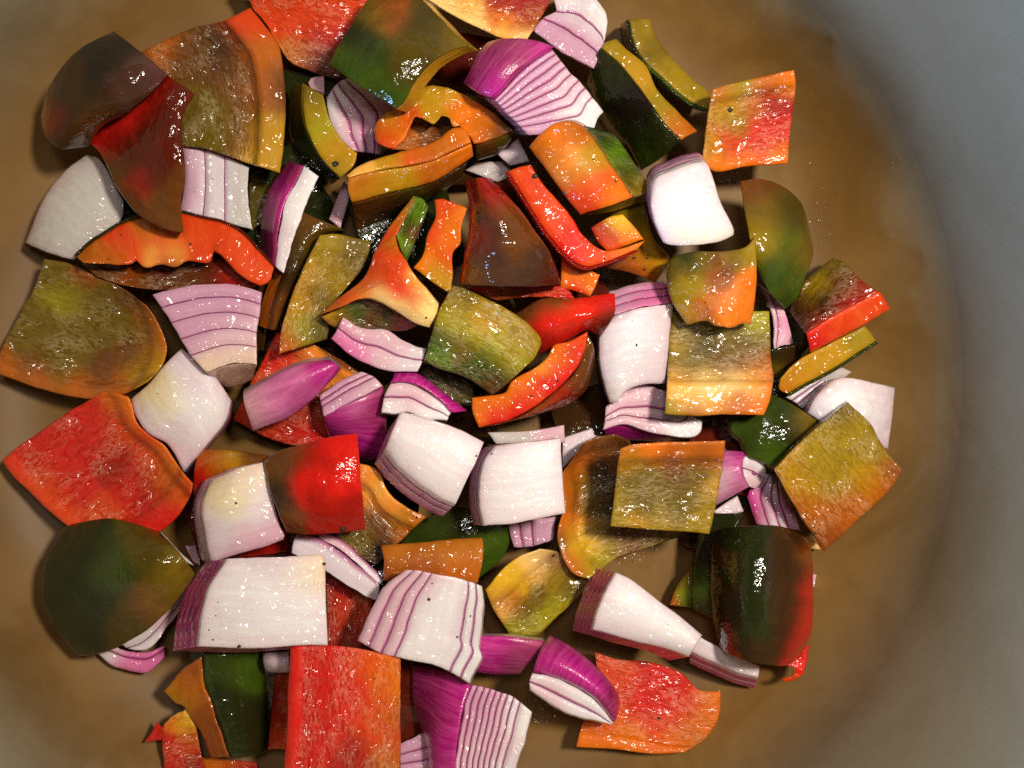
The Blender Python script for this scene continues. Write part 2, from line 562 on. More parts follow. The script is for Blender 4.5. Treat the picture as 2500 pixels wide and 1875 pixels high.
def make_materials():
    # wet inner wall of a pepper: stretched cells with pale ridges
    m, n, P, N, L = nt_new('pepper flesh, wet inner wall')
    c = attr(N, 'Col').outputs['Color']; fu = attr(N, 'fuv').outputs['Vector']; top = attr(N, 'top').outputs['Fac']
    n1 = noise_tex(N, L, scaled(N, L, fu, (.42, 1.15, .8)), 1.0, 2, .5, .9)
    n2 = noise_tex(N, L, scaled(N, L, fu, (.10, .16, .3)), 1.0, 2, .5, .4)
    n3 = noise_tex(N, L, scaled(N, L, fu, (.20, .32, .4)), 1.0, 1, .45, .3)
    ridge = math_node(N, L, 'SUBTRACT', 1.0, math_node(N, L, 'ABSOLUTE', math_node(N, L, 'MULTIPLY_ADD', n1, 10.0, -5.3)), clamp=True)
    patchy = ramp(N, L, n2, .40, .66)
    vein = math_node(N, L, 'MULTIPLY', math_node(N, L, 'MULTIPLY', ridge, patchy), top)
    dk = math_node(N, L, 'MULTIPLY', math_node(N, L, 'MULTIPLY', ramp(N, L, n1, .60, .36), .45), top)  # shade of the hollows between cells put into the colour
    c2 = mixc(N, L, dk, c, mixc(N, L, 1.0, c, (.55, .45, .38), 'MULTIPLY'))
    light = mixc(N, L, .42, c, (.66, .52, .34))
    cc = mixc(N, L, math_node(N, L, 'MULTIPLY', vein, .62), c2, light)
    L.new(cc, P.inputs['Base Color'])
    amp = math_node(N, L, 'MULTIPLY_ADD', top, .75, .25)
    nb = bump(N, L, math_node(N, L, 'MULTIPLY', n1, amp), .0006, .7)
    L.new(nb, P.inputs['Normal'])
    nc = bump(N, L, math_node(N, L, 'MULTIPLY', math_node(N, L, 'ADD', n3, math_node(N, L, 'MULTIPLY', n1, .10)), math_node(N, L, 'MULTIPLY', amp, math_node(N, L, 'MULTIPLY_ADD', patchy, .75, .35))), .0056, 1.0)
    L.new(nc, P.inputs['Coat Normal'])
    wet(P, .45, 1.0, .14, .08, (.0014, .0006, .0002))
    P.inputs['Specular IOR Level'].default_value = .2
    MATS['flesh'] = m
    # cut flesh of a pepper: fine wet grain
    m, n, P, N, L = nt_new('pepper flesh, knife cut')
    c = attr(N, 'Col').outputs['Color']; fu = attr(N, 'fuv').outputs['Vector']
    n1 = noise_tex(N, L, fu, .22, 3, .6, .5)
    n2 = noise_tex(N, L, fu, .24, 1, .45, .3)
    n3 = noise_tex(N, L, fu, 1.6, 2, .6)
    cc = mixc(N, L, math_node(N, L, 'MULTIPLY', ramp(N, L, n1, .45, .8), .4), c, mixc(N, L, .25, c, (.8, .42, .06)))
    cc = mixc(N, L, math_node(N, L, 'MULTIPLY', ramp(N, L, n1, .48, .25), .4), cc, mixc(N, L, 1.0, cc, (.66, .52, .45), 'MULTIPLY'))
    L.new(cc, P.inputs['Base Color'])
    nb = bump(N, L, n3, .00025, .5)
    L.new(nb, P.inputs['Normal'])
    nc = bump(N, L, math_node(N, L, 'ADD', n2, math_node(N, L, 'MULTIPLY', n3, .0)), .0046, 1.0)
    L.new(nc, P.inputs['Coat Normal'])
    wet(P, .45, .9, .13, .10, (.0018, .0009, .0003))
    P.inputs['Specular IOR Level'].default_value = .2
    MATS['cut'] = m
    # glossy outer skin
    m, n, P, N, L = nt_new('pepper skin, glossy')
    c = attr(N, 'Col').outputs['Color']; fu = attr(N, 'fuv').outputs['Vector']
    n1 = noise_tex(N, L, fu, .10, 4, .6, .8)
    n3 = noise_tex(N, L, fu, .30, 2, .5, .3)
    n4 = noise_tex(N, L, fu, 1.1, 1, .5)
    cc = mixc(N, L, ramp(N, L, n1, .35, .75), mixc(N, L, 1.0, c, (.78, .75, .78), 'MULTIPLY'), mixc(N, L, 1.0, c, (1.12, 1.08, 1.0), 'MULTIPLY'))
    L.new(cc, P.inputs['Base Color'])
    nb = bump(N, L, math_node(N, L, 'ADD', n3, math_node(N, L, 'MULTIPLY', n4, .15)), .0009, .6)
    L.new(nb, P.inputs['Normal']); L.new(nb, P.inputs['Coat Normal'])
    wet(P, .34, .9, .065, .03, (.0010, .0005, .0003))
    P.inputs['Specular IOR Level'].default_value = .03
    MATS['skin'] = m
    # onion flesh
    m, n, P, N, L = nt_new('onion flesh, wet')
    c = attr(N, 'Col').outputs['Color']; fu = attr(N, 'fuv').outputs['Vector']
    n1 = noise_tex(N, L, scaled(N, L, fu, (.08, .5, .5)), 1.0, 3, .6)
    n2 = noise_tex(N, L, fu, .09, 2, .5)
    n3 = noise_tex(N, L, scaled(N, L, fu, (.5, 1.9, 1.5)), 1.0, 3, .6)
    cc = mixc(N, L, ramp(N, L, n1, .3, .75), mixc(N, L, 1.0, c, (.93, .86, .92), 'MULTIPLY'), c)
    cc = mixc(N, L, math_node(N, L, 'MULTIPLY', ramp(N, L, n2, .5, .8), .25), cc, mixc(N, L, 1.0, cc, (.95, .90, .74), 'MULTIPLY'))
    L.new(cc, P.inputs['Base Color'])
    nb = bump(N, L, n1, .0002, .3)
    L.new(nb, P.inputs['Normal'])
    nc = bump(N, L, math_node(N, L, 'ADD', noise_tex(N, L, fu, .28, 1, .45, .3), math_node(N, L, 'MULTIPLY', n3, .0)), .0034, 1.0)
    L.new(nc, P.inputs['Coat Normal'])
    wet(P, .40, .85, .13, .42, (.0026, .0018, .0015))
    P.inputs['Specular IOR Level'].default_value = .2
    MATS['onion'] = m
    # purple outer face of an onion layer
    m, n, P, N, L = nt_new('onion skin side, purple')
    c = attr(N, 'Col').outputs['Color']; fu = attr(N, 'fuv').outputs['Vector']
    n1 = noise_tex(N, L, scaled(N, L, fu, (.10, .9, .9)), 1.0, 3, .6)
    n3 = noise_tex(N, L, fu, .9, 3, .6)
    cc = mixc(N, L, ramp(N, L, n1, .35, .75), mixc(N, L, 1.0, c, (.75, .75, .78), 'MULTIPLY'), mixc(N, L, .10, c, (.8, .4, .6)))
    L.new(cc, P.inputs['Base Color'])
    nb = bump(N, L, math_node(N, L, 'ADD', n3, n1), .0003, .5)
    L.new(nb, P.inputs['Normal']); L.new(nb, P.inputs['Coat Normal'])
    wet(P, .34, .6, .10, .12, (.0012, .0004, .0008))
    MATS['onion_skin'] = m
    # cracked black pepper
    m, n, P, N, L = nt_new('cracked black pepper')
    P.inputs['Base Color'].default_value = (.018, .012, .008, 1)
    P.inputs['Roughness'].default_value = .5
    MATS['corn'] = m
    # oil
    m, n, P, N, L = nt_new('oil')
    N.remove(P)
    g = N.new('ShaderNodeTexCoord').outputs['Object']
    nb = bump(N, L, noise_tex(N, L, g, 330, 1, .45, .4), .0034, 1.0)
    tr = N.new('ShaderNodeBsdfTransparent'); tr.inputs[0].default_value = (.985, .96, .90, 1)
    gl = N.new('ShaderNodeBsdfGlossy'); gl.inputs['Roughness'].default_value = .09
    fr = N.new('ShaderNodeFresnel'); fr.inputs[0].default_value = 1.5
    L.new(nb, gl.inputs['Normal'])
    mx = N.new('ShaderNodeMixShader')
    bf = N.new('ShaderNodeNewGeometry').outputs['Backfacing']
    L.new(math_node(N, L, 'MULTIPLY', fr.outputs[0], math_node(N, L, 'SUBTRACT', 1.0, bf)), mx.inputs[0]); L.new(tr.outputs[0], mx.inputs[1]); L.new(gl.outputs[0], mx.inputs[2])
    L.new(mx.outputs[0], N['Material Output'].inputs['Surface'])
    MATS['oil'] = m
    # pot: worn brushed metal; brown oil film and warm reflections painted in towards the bottom
    m, n, P, N, L = nt_new('pot metal, worn')
    g = N.new('ShaderNodeTexCoord').outputs['Object']
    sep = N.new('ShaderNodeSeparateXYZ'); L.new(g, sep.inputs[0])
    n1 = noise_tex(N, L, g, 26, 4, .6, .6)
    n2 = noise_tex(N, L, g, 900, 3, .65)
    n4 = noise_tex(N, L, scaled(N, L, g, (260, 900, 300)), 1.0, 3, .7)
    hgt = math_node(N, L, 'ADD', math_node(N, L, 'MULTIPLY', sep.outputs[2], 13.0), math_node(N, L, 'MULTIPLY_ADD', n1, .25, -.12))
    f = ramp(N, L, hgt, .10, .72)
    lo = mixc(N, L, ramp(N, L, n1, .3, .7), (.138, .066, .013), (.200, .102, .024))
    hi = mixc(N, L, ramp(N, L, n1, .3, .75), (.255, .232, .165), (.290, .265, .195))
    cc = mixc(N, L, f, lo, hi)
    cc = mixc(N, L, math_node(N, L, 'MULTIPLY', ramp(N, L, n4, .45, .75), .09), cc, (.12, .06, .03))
    L.new(cc, P.inputs['Base Color'])
    P.inputs['Metallic'].default_value = 0.0
    P.inputs['Specular IOR Level'].default_value = .28
    rr = math_node(N, L, 'MULTIPLY_ADD', ramp(N, L, n1, .3, .7), .12, .46)
    L.new(rr, P.inputs['Roughness'])
    P.inputs['Coat Weight'].default_value = .0
    nb = bump(N, L, math_node(N, L, 'ADD', math_node(N, L, 'MULTIPLY', n2, .6), n4), .00006, .3)
    L.new(nb, P.inputs['Normal'])
    MATS['pot'] = m


make_materials()

# ------------------------------------------------------------------ the pot
def lathe(name, prof, cx, cy, seg, mat, parent):
    V, F = [], []
    for r, z in prof:
        for k in range(seg):
            a = 2 * math.pi * k / seg
            V.append((r * math.cos(a), r * math.sin(a), z))
    for i in range(len(prof) - 1):
        for k in range(seg):
            a, b = i * seg + k, i * seg + (k + 1) % seg
            F.append((a, b, b + seg, a + seg))
    me = bpy.data.meshes.new(name)
    if prof[0][0] == 0:
        pass
    me.from_pydata(V, [], F)
    me.polygons.foreach_set('use_smooth', [True] * len(F))
    me.materials.append(MATS[mat])
    o = link(name, me, parent)
    return o


POT_C = ((1062 - CX) * CAM_H / FPX, -(925 - CY) * CAM_H / FPX)
R0 = 1035 * CAM_H / FPX
pot = bpy.data.objects.new('cooking_pot', None)
sc.collection.objects.link(pot)
pot.location = (POT_C[0], POT_C[1], 0)
pot['label'] = 'large round worn metal cooking pot holding all the chopped vegetables'
pot['category'] = 'pot'
fil = .034
prof = [(1e-5, 0)] + [(R0 * k / 12, 0) for k in range(1, 10)]
rc = R0 - .020
prof += [(rc + fil * math.sin(a), fil - fil * math.cos(a)) for a in np.linspace(0, math.radians(86), 22)]
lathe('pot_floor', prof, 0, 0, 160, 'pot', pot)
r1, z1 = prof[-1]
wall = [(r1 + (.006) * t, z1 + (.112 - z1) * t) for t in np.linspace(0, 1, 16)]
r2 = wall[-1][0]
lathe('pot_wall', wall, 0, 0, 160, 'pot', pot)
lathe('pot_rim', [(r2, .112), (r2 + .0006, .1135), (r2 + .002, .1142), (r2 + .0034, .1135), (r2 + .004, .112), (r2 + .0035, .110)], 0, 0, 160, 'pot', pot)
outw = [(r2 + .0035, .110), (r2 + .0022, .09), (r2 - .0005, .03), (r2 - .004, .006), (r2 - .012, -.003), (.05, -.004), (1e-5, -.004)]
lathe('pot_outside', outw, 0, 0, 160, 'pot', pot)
# ------------------------------------------------------------------ the vegetables, listed from the back left
# 1 dark folded skin piece, upper left
p = pepper('pepper_piece', 'blackish brown folded pepper piece with a bright red crease, upper left by the pot wall', 'A')
p.skin([(590, 955, 1), (665, 860), (850, 745), (1000, 630), (1118, 498, 1), (1220, 565), (1320, 640, 1), (1240, 760), (1235, 1000), (1250, 1230), (1225, 1350), (1240, 1570, 1), (1160, 1560), (960, 1470), (780, 1250), (675, 1030)],
       (28, 40, 43, 37), [(640, 960, 'red'), (690, 900, 'red'), (760, 870, 'red'), (840, 810, 'red'), (920, 745, 'red'), (1000, 680, 'dred'), (1090, 580, 'dred'), (720, 1000, 'dred'), (850, 930, 'maroon'), (980, 820, 'maroon'), (1150, 620, 'maroon'), (1230, 660, 'maroon'), (1100, 780, 'maroon'), (900, 1080, 'maroon'), (1050, 1000, 'maroon'), (1180, 950, 'maroon'), (800, 1130, 'brown'), (1050, 1180, 'maroon'), (930, 1240, 'dred'), (860, 1320, 'brown'), (1100, 1350, 'brown'), (1200, 1250, 'brown'), (1220, 1530, 'brown')],
       dz=6, bulge=(4, 3), cut='brown', amp=.5)
p.skin([(275, 780, 1), (335, 580), (480, 380), (640, 270), (770, 210, 1), (960, 360), (1138, 505, 1), (1000, 645), (850, 762), (680, 862), (600, 985, 1), (540, 995), (390, 1000), (300, 900)],
       (25, 40, 43, 32), [(740, 260, 'black'), (640, 330, 'black'), (800, 400, 'black'), (500, 480, 'dbrown'), (650, 520, 'black'), (900, 480, 'gbrown'), (800, 580, 'gbrown'), (1050, 520, (.10, .035, .035)), (950, 620, 'gbrown'), (400, 700, 'dbrown'), (420, 900, 'dbrown'), (320, 800, 'dred'), (550, 700, 'dbrown'), (520, 900, 'dbrown'), (700, 720, 'dbrown'), (600, 850, 'brown')],
       dz=6, bulge=(7, 6), cut='dbrown', amp=.5)
# 2 brown inner face with thick rim
p = pepper('pepper_piece', 'large brown pepper piece with thick orange right rim, behind the dark folded piece', 'A')
p.flesh([(950, 350, 1), (1150, 250), (1330, 180), (1500, 140), (1690, 50, 1), (1800, 190), (1885, 320), (1920, 520), (1930, 760), (1915, 1000), (1890, 1170, 1), (1700, 1110), (1550, 1060), (1400, 1010), (1230, 985, 1), (1200, 780), (1080, 500)],
        (20, 22, 27, 29), [(1050, 330, 'dorange'), (1300, 400, 'brown'), (1250, 700, 'olive'), (1500, 800, 'olive'), (1400, 950, 'olive'), (1530, 350, 'dbrown'), (1600, 500, 'brown'), (1690, 150, 'redor'), (1760, 350, 'dorange'), (1780, 600, 'dorange'), (1800, 900, 'gold'), (1780, 1080, 'gold'), (1900, 600, 'dbrown'), (1640, 900, 'brown'), (1640, 700, 'brown')],
        cut='dorange', rims=[(1, .26, 4.5)], fibre='v', bulge=(3, 0), dz=6)
# 3 red at the top
p = pepper('pepper_piece', 'red pepper piece with pale streaks at the top edge, left of the green square', 'B')
p.flesh([(-40, -120, 1), (900, -120, 1), (700, 560, 1), (460, 490), (310, 430), (230, 330), (150, 180), (50, 60, 1)],
        (24, 26, 18, 22), [(300, 100, 'redor'), (700, 20, 'redor'), (500, 250, 'dred'), (400, 180, 'redor'), (620, 420, 'maroon'), (330, 380, 'dorange'), (560, 120, 'redor'), (480, 450, 'maroon'), (620, 220, 'red')], cut='redor', skin='dred', dz=6, bulge=(2, -2))
# 4 green square skin
p = pepper('pepper_piece', 'square green pepper piece, smooth skin up, with a notched orange cut edge, top centre', 'B')
p.skin([(860, -60, 1), (1130, -40), (1290, 100), (1420, 230), (1510, 310, 1), (1400, 335), (1250, 425), (1130, 565), (1075, 670), (1010, 737, 1), (960, 700), (780, 590), (640, 490), (565, 440, 1), (600, 350), (720, 150)],
       (36, 40, 42, 37), [(880, 80, 'olive'), (980, 70, 'borange'), (750, 250, 'dkgreen'), (850, 350, 'green'), (650, 440, 'midgreen'), (950, 640, 'green'), (800, 520, 'midgreen'), (1100, 350, 'dolive'), (1250, 280, 'dolive'), (1420, 300, 'olive'), (1080, 500, 'dolive'), (1150, 150, 'dolive'), (1000, 650, 'midgreen')],
       dz=6.5, d=(84, 36), cut='gold', bulge=(3, 4))
# 5 top orange with cream rib
p = pepper('pepper_piece', "orange and red pepper piece with cream rib, cut off by the photo's top edge", 'B')
p.flesh([(1150, -110, 1), (2090, -110, 1), (2050, 20), (1900, 268, 1), (1740, 262), (1560, 185), (1380, 95), (1235, 0, 1)],
        (28, 27, 27, 27), [(1400, 60, 'cream'), (1560, 140, 'cream'), (1740, 225, 'pale'), (1860, 240, 'cream'), (1500, 30, 'pale'), (1680, 110, 'orange'), (1830, 170, 'orange'), (1700, 20, 'dred'), (1900, 60, 'dred'), (1880, 130, 'dred'), (2000, 30, 'dred'), (1960, 120, 'dorange')], cut='peach', skin='dorange', rims=[(2, .22, 2.0)], dz=6)
# 6 onion top
p = onion('onion_piece', 'pale lilac onion piece of three layers at the top edge, beside bare pot floor', 'C')
p.slices([(395, -60, 1), (600, -90), (725, 20), (770, 80), (785, 150, 1), (765, 260), (690, 465, 1), (560, 400), (400, 300), (280, 208, 1), (340, 130), (430, 70), (420, 20)],
         24, [0, .42, .70, 1], [(600, 60, 'white2'), (720, 150, 'white'), (560, 230, 'lilac'), (450, 300, 'lilac'), (650, 360, 'lilac')], dz=14, d=(10, 20), lw=7)
# 7 big magenta wedge
p = onion('onion_wedge', 'large onion wedge with magenta skin and eight fanned layers, behind the orange pepper block', 'C')
p.slices([(20, 672, 1), (90, 600), (170, 505), (280, 410), (408, 330, 1), (520, 470), (650, 610), (760, 755, 1), (720, 800), (690, 890), (560, 900), (250, 915, 1), (190, 850), (110, 770)],
         (43, 42, 36, 38), [0, .09, .19, .29, .40, .52, .64, .78, 1], [(300, 500, 'lilac'), (100, 680, 'lilac'), (500, 600, 'pink'), (650, 780, 'white'), (300, 800, 'lilac')], dz=22, d=(-150, -10), lw=6.5, firstline=True)
p.oskin([(-190, 560, 1), (-150, 480), (-85, 340), (-30, 285, 1), (60, 262), (180, 258), (330, 280), (420, 318, 1), (290, 405), (170, 500), (90, 590), (18, 668, 1), (-40, 650), (-120, 610)],
        (36, 38, 42, 43), [(100, 400, 'dmag'), (0, 600, 'magenta'), (200, 300, 'wine'), (350, 310, 'magenta'), (-100, 500, 'dmag')], bulge=(3, 3))
# 8 green strip on edge, top right
p = pepper('pepper_strip', 'curved olive green pepper strip standing on edge on the bare pot floor, top right', 'C')
p.edge([(930, 132, 1), (1000, 122), (1080, 126, 1), (1085, 190), (1140, 290), (1250, 420), (1390, 560), (1470, 620), (1480, 660, 1), (1472, 738, 1), (1350, 690), (1150, 520), (1000, 370), (950, 240)],
       (22, 20, 18, 22), [(1000, 180, 'yolive'), (1080, 350, 'olive'), (1200, 500, 'yolive'), (1400, 640, 'yolive'), (960, 140, 'olive')], dz=16, d=(-60, 10), cut='olive', bulge=(0, 0),
       skinside=(3, [(900, 200, 'dkgreen'), (1200, 600, 'midgreen')], .8))
# 9 dark green, standing, with orange edge
p = pepper('pepper_piece', 'dark green leaning pepper piece, orange cut edge up, between magenta wedge and curved strip', 'C')
p.edge([(740, 320, 1), (770, 280), (845, 262, 1), (935, 350), (1045, 445), (1110, 585), (1250, 745), (1392, 885, 1), (1330, 915), (1282, 945, 1), (1155, 820), (1050, 660), (900, 470)],
       (26, 25, 27, 29), [(800, 320, 'yolive'), (1000, 470, 'gold'), (1150, 700, 'yolive'), (1300, 880, 'dorange')], dz=9, d=(-20, 25), cut='olive')
p.face([(738, 322, 1), (900, 472), (1050, 662), (1155, 822), (1282, 950, 1), (1150, 1060), (1010, 1152, 1), (930, 1000), (830, 880), (735, 740), (640, 560, 1), (670, 430)],
       (26, 29, 12, 12), [(800, 450, 'dkgreen'), (700, 550, 'green'), (950, 750, 'black'), (1100, 900, 'dkgreen'), (900, 950, 'green'), (1000, 1080, 'midgreen'), (1150, 1000, 'dkgreen')], dz=2.0, bulge=(2, 2))
# 10 orange square right
p = pepper('pepper_piece', 'square orange pepper piece with red veined face, against the right pot wall, top', 'C')
p.flesh([(1490, 602, 1), (1600, 570), (1800, 520), (2042, 472, 1), (2055, 560), (2020, 850), (2000, 1105, 1), (1900, 1112), (1750, 1122), (1500, 1157), (1420, 1085, 1), (1440, 900), (1468, 720)],
        (33, 34, 26, 28), [(1550, 620, 'dorange'), (1650, 590, 'yolive'), (1900, 540, 'dorange'), (2000, 520, 'orange'), (1600, 720, 'gold'), (1750, 720, 'dorange'), (1900, 700, 'dred'), (1650, 850, 'yolive'), (1800, 900, 'red'), (1950, 880, 'red'), (1600, 960, 'red'), (1800, 1000, 'red'), (1500, 1000, 'gold'), (1550, 1090, 'orange'), (1750, 1080, 'orange'), (1950, 1050, 'orange')],
        cut='orange', skin='dorange', rims=[(0, .17, 2.0), (2, .12, 1.2)], bulge=(-1.5, 0), dz=5.5)
# 11 orange cube
p = pepper('pepper_piece', 'blocky bright orange pepper piece with green flesh side, right of centre top', 'C')
p.edge([(250, 992, 1), (330, 900), (430, 830), (530, 815), (610, 845, 1), (700, 950), (790, 1090), (952, 1332, 1), (800, 1390), (600, 1452, 1), (500, 1330), (360, 1140)],
       (42, 44, 40, 40), [(400, 950, 'orange'), (560, 870, 'dorange'), (500, 1100, 'peach'), (450, 1150, 'dorange'), (700, 1250, 'redor'), (650, 1100, 'gold'), (850, 1330, 'orange'), (600, 1400, 'redor'), (330, 1020, 'dorange')], dz=14, d=(40, -30), cut='dorange', bulge=(3, 2), amp=.3)
p.face([(618, 845, 1), (720, 870), (835, 912, 1), (930, 1050), (1085, 1278, 1), (1030, 1310), (960, 1332, 1), (790, 1090), (700, 950)],
       (42, 33, 30, 40), [(750, 920, 'green'), (850, 1050, 'brgreen'), (950, 1150, 'midgreen'), (1030, 1280, 'yolive'), (850, 1200, 'olive')], dz=5, name='flesh', mat='flesh', fibre='u')
p.face([(960, 1335, 1), (1083, 1285, 1), (1060, 1345, 1), (830, 1425), (620, 1455, 1), (800, 1395)], (39, 30, 27, 35), [(900, 1380, 'yolive'), (1050, 1320, 'olive')], dz=4, name='cut_edge', mat='cut')
# 12 red strip
p = pepper('pepper_strip', 'bent red pepper strip on edge with an orange tip, lying under the blocky orange piece', 'Z')
p.edge([(1097, 369, 1), (1120, 361), (1147, 356, 1), (1175, 400), (1209, 437), (1238, 472), (1261, 510), (1303, 541), (1338, 537), (1395, 519, 1), (1376, 538, 1), (1299, 569), (1261, 575), (1225, 553), (1180, 500), (1135, 430)],
       (38, 39, 38, 38), [(1120, 370, 'redor'), (1180, 470, 'redor'), (1230, 530, 'red'), (1290, 560, 'redor'), (1360, 535, 'orange')], dz=9, cut='dred', d=(-6, 6),
       skinside=(3, [(1180, 480, 'dred')], .8))
p.edge([(1276, 492, 1), (1315, 470), (1345, 462, 1), (1370, 490), (1391, 517, 1), (1312, 545, 1), (1290, 520)], (36, 37, 36, 35), [(1345, 475, 'yellow'), (1300, 505, 'dred'), (1370, 510, 'orange'), (1320, 540, 'redor')], dz=8, cut='dorange', name='rib')
# 13 white onion cube
p = onion('onion_piece', 'brightest white onion block with a purple lower layer, beside the square orange pepper piece', 'C')
p.layers([(1082, 1250, 1), (1120, 1195), (1230, 1150), (1350, 1108), (1440, 1098), (1466, 1120, 1), (1500, 1210), (1550, 1370), (1640, 1560), (1635, 1590, 1), (1560, 1630), (1400, 1655), (1200, 1655), (1160, 1640, 1), (1110, 1530), (1075, 1380)],
         42, [(1350, 1350, 'white'), (1150, 1600, 'white'), (1300, 1600, (.8, .74, .62))], n=2, dz=11, d=(-42, -64), side=['white', 'lilac'], thin=[.4, .6], bulge=(1.5, 1.5), flare=(1.03, 1.07), line='purple')
# 14 green skin right
p = pepper('pepper_piece', 'rounded green pepper piece tapering to a point, right of the brightest white onion block', 'Z')
p.skin([(1598, 391, 1), (1640, 386), (1690, 402), (1732, 440), (1750, 500, 1), (1757, 550), (1735, 610), (1720, 645), (1697, 668, 1), (1665, 635), (1640, 596, 1), (1622, 530), (1608, 450)],
       (28, 20, 22, 33), [(1640, 400, 'brown'), (1660, 460, 'olive'), (1720, 450, 'dolive'), (1690, 530, 'midgreen'), (1650, 520, 'yolive'), (1700, 600, 'midgreen'), (1690, 650, 'midgreen'), (1740, 540, 'olive'), (1660, 590, 'green')], cut='yolive', bulge=(4, 5), dz=6)
# 15 olive orange
p = pepper('pepper_piece', 'olive and orange mottled pepper piece with a torn lower edge, under the white onion block', 'G')
p.face([(1322, 545, 1), (1340, 500), (1500, 455), (1720, 450), (1860, 415), (1920, 350, 1), (1930, 600), (1915, 800), (1890, 945, 1), (1830, 940), (1760, 968), (1700, 962), (1640, 955), (1600, 925), (1530, 930), (1458, 952, 1), (1350, 780), (1318, 640)],
       (36, 42, 42, 39), [(1450, 520, 'green'), (1360, 560, 'olive'), (1550, 560, 'olive'), (1700, 570, 'brown'), (1650, 640, 'borange'), (1500, 680, 'yolive'), (1400, 750, 'yolive'), (1880, 470, 'yolive'), (1800, 500, 'olive'), (1870, 650, 'orange'), (1600, 800, 'dorange'), (1750, 820, 'orange'), (1800, 900, 'orange'), (1550, 900, 'dorange'), (1480, 900, 'gold')], dz=6, bulge=(4, 2), amp=.5, name='flesh', mat='cut')
# 16 olive with rib
p = pepper('pepper_piece', 'square olive pepper piece with a broad cream rib along its lower side', 'H')
p.flesh([(390, 450, 1), (700, 440), (1047, 440, 1), (1055, 600), (1060, 780), (1074, 885), (1050, 1050), (1010, 1145, 1), (800, 1140), (550, 1150), (337, 1138, 1), (355, 950), (365, 700)],
        (33, 33, 33, 33), [(500, 600, 'olive'), (750, 560, 'olive'), (1000, 500, 'ygreen'), (600, 700, 'dolive'), (600, 820, 'olive'), (800, 700, 'olive'), (900, 780, 'brown'), (750, 800, 'brown'), (450, 820, 'olive'), (1000, 650, 'olive'), (400, 700, 'yolive'), (1030, 800, 'borange'), (420, 930, 'pale'), (600, 930, 'cream'), (800, 910, 'cream'), (950, 890, 'pale'), (1050, 900, 'orange'), (500, 1020, 'pale'), (650, 1050, 'pale'), (850, 1030, 'dorange'), (400, 1100, 'yolive'), (700, 1110, 'dorange'), (1000, 1080, 'orange'), (550, 1120, 'borange')],
        cut='gold', skin='dolive', rims=[(2, .33, 4.5)], dz=7, d=(-8, 0))
# 17 brown with red edge
p = pepper('pepper_piece', 'dark brown pepper piece with a straight bright red cut edge, against the right pot wall', 'H')
p.face([(1180, 440, 1), (1240, 300), (1370, 160), (1480, 80, 1), (1570, 120), (1640, 205), (1780, 312, 1), (1500, 460), (1290, 592, 1), (1240, 520)],
       (13, 16, 30, 30), [(1350, 250, 'yolive'), (1450, 130, 'olive'), (1300, 300, 'yolive'), (1250, 400, 'brown'), (1400, 400, 'dbrown'), (1550, 250, 'brown'), (1650, 320, 'dred'), (1400, 500, 'dred'), (1550, 420, 'dred'), (1230, 470, 'dbrown')], dz=5, name='flesh', mat='flesh', fibre='u')
p.edge([(1292, 592, 1), (1500, 460), (1785, 308, 1), (1825, 360), (1862, 430, 1), (1600, 580), (1320, 722, 1), (1310, 660)], (31, 31, 28, 28), [(1500, 520, 'redor'), (1750, 380, 'redor'), (1350, 650, 'red')], dz=7, d=(10, -10), cut='red', name='cut_edge')
# 18 yellow-olive strip
p = pepper('pepper_strip', 'straight mustard yellow pepper strip with a green skin edge, below the red edged brown piece', 'H')
p.edge([(1120, 895, 1), (1220, 790), (1450, 660), (1690, 538, 1), (1735, 590), (1768, 642, 1), (1500, 815), (1300, 925), (1165, 1002, 1), (1110, 970)], (27, 25, 24, 25), [(1200, 900, 'gold'), (1450, 720, 'gold'), (1650, 600, 'yolive'), (1150, 970, 'dorange')], dz=13, d=(-10, -6), cut='olive',
       skinside=(2, [(1450, 850, 'green')], .9))
p.face([(1052, 702, 1), (1180, 675), (1320, 668, 1), (1220, 790, 1), (1100, 900), (1060, 890, 1)], (22, 22, 16, 16), [(1150, 760, 'dbrown'), (1080, 720, 'dkgreen'), (1100, 860, 'olive')], dz=3)
# 19 onion right white
p = onion('onion_piece', 'silvery white domed onion piece touching the right pot wall', 'H')
p.layers([(1435, 925, 1), (1500, 895), (1580, 890), (1720, 915), (1897, 958, 1), (1885, 1100), (1850, 1375, 1), (1600, 1300), (1300, 1130, 1), (1360, 1020)],
         (27, 24, 22, 27), [(1600, 1000, 'white'), (1850, 1150, 'white2')], n=2, dz=12, d=(-60, 0), side=['pink', 'lilac'], bulge=(4, 2), thin=[.5, .5])
p = onion('onion_piece', 'small striped onion end showing behind the mustard yellow strip', 'H')
p.slices([(1150, 1020, 1), (1390, 880, 1), (1430, 940, 1), (1270, 1100, 1)], 19, [0, .4, .7, 1], 'white2', dz=8, lw=6)
p.face([(1380, 900, 1), (1500, 815), (1600, 850, 1), (1560, 890), (1450, 930, 1), (1400, 935, 1)], (16, 15, 14, 15), [(1500, 860, 'grey')], dz=4, name='layer', mat='onion')
# 20 green skin
p = pepper('pepper_piece', 'dark green pepper piece, skin up, tucked between the cream ribbed square and the yellow diamond', 'H')
p.skin([(765, 1150, 1), (900, 1080), (1065, 1000, 1), (1220, 1080), (1372, 1180, 1), (1250, 1350), (1095, 1510, 1), (980, 1450), (900, 1420), (860, 1320), (800, 1270)], (22, 24, 27, 27), [(900, 1150, 'green'), (1100, 1100, 'green'), (950, 1300, 'green'), (1200, 1250, 'dkgreen'), (1050, 1420, 'midgreen'), (1300, 1180, 'olive'), (800, 1200, 'midgreen')], d=(-26, 14), dz=5, cut='yolive', bulge=(2, 2))
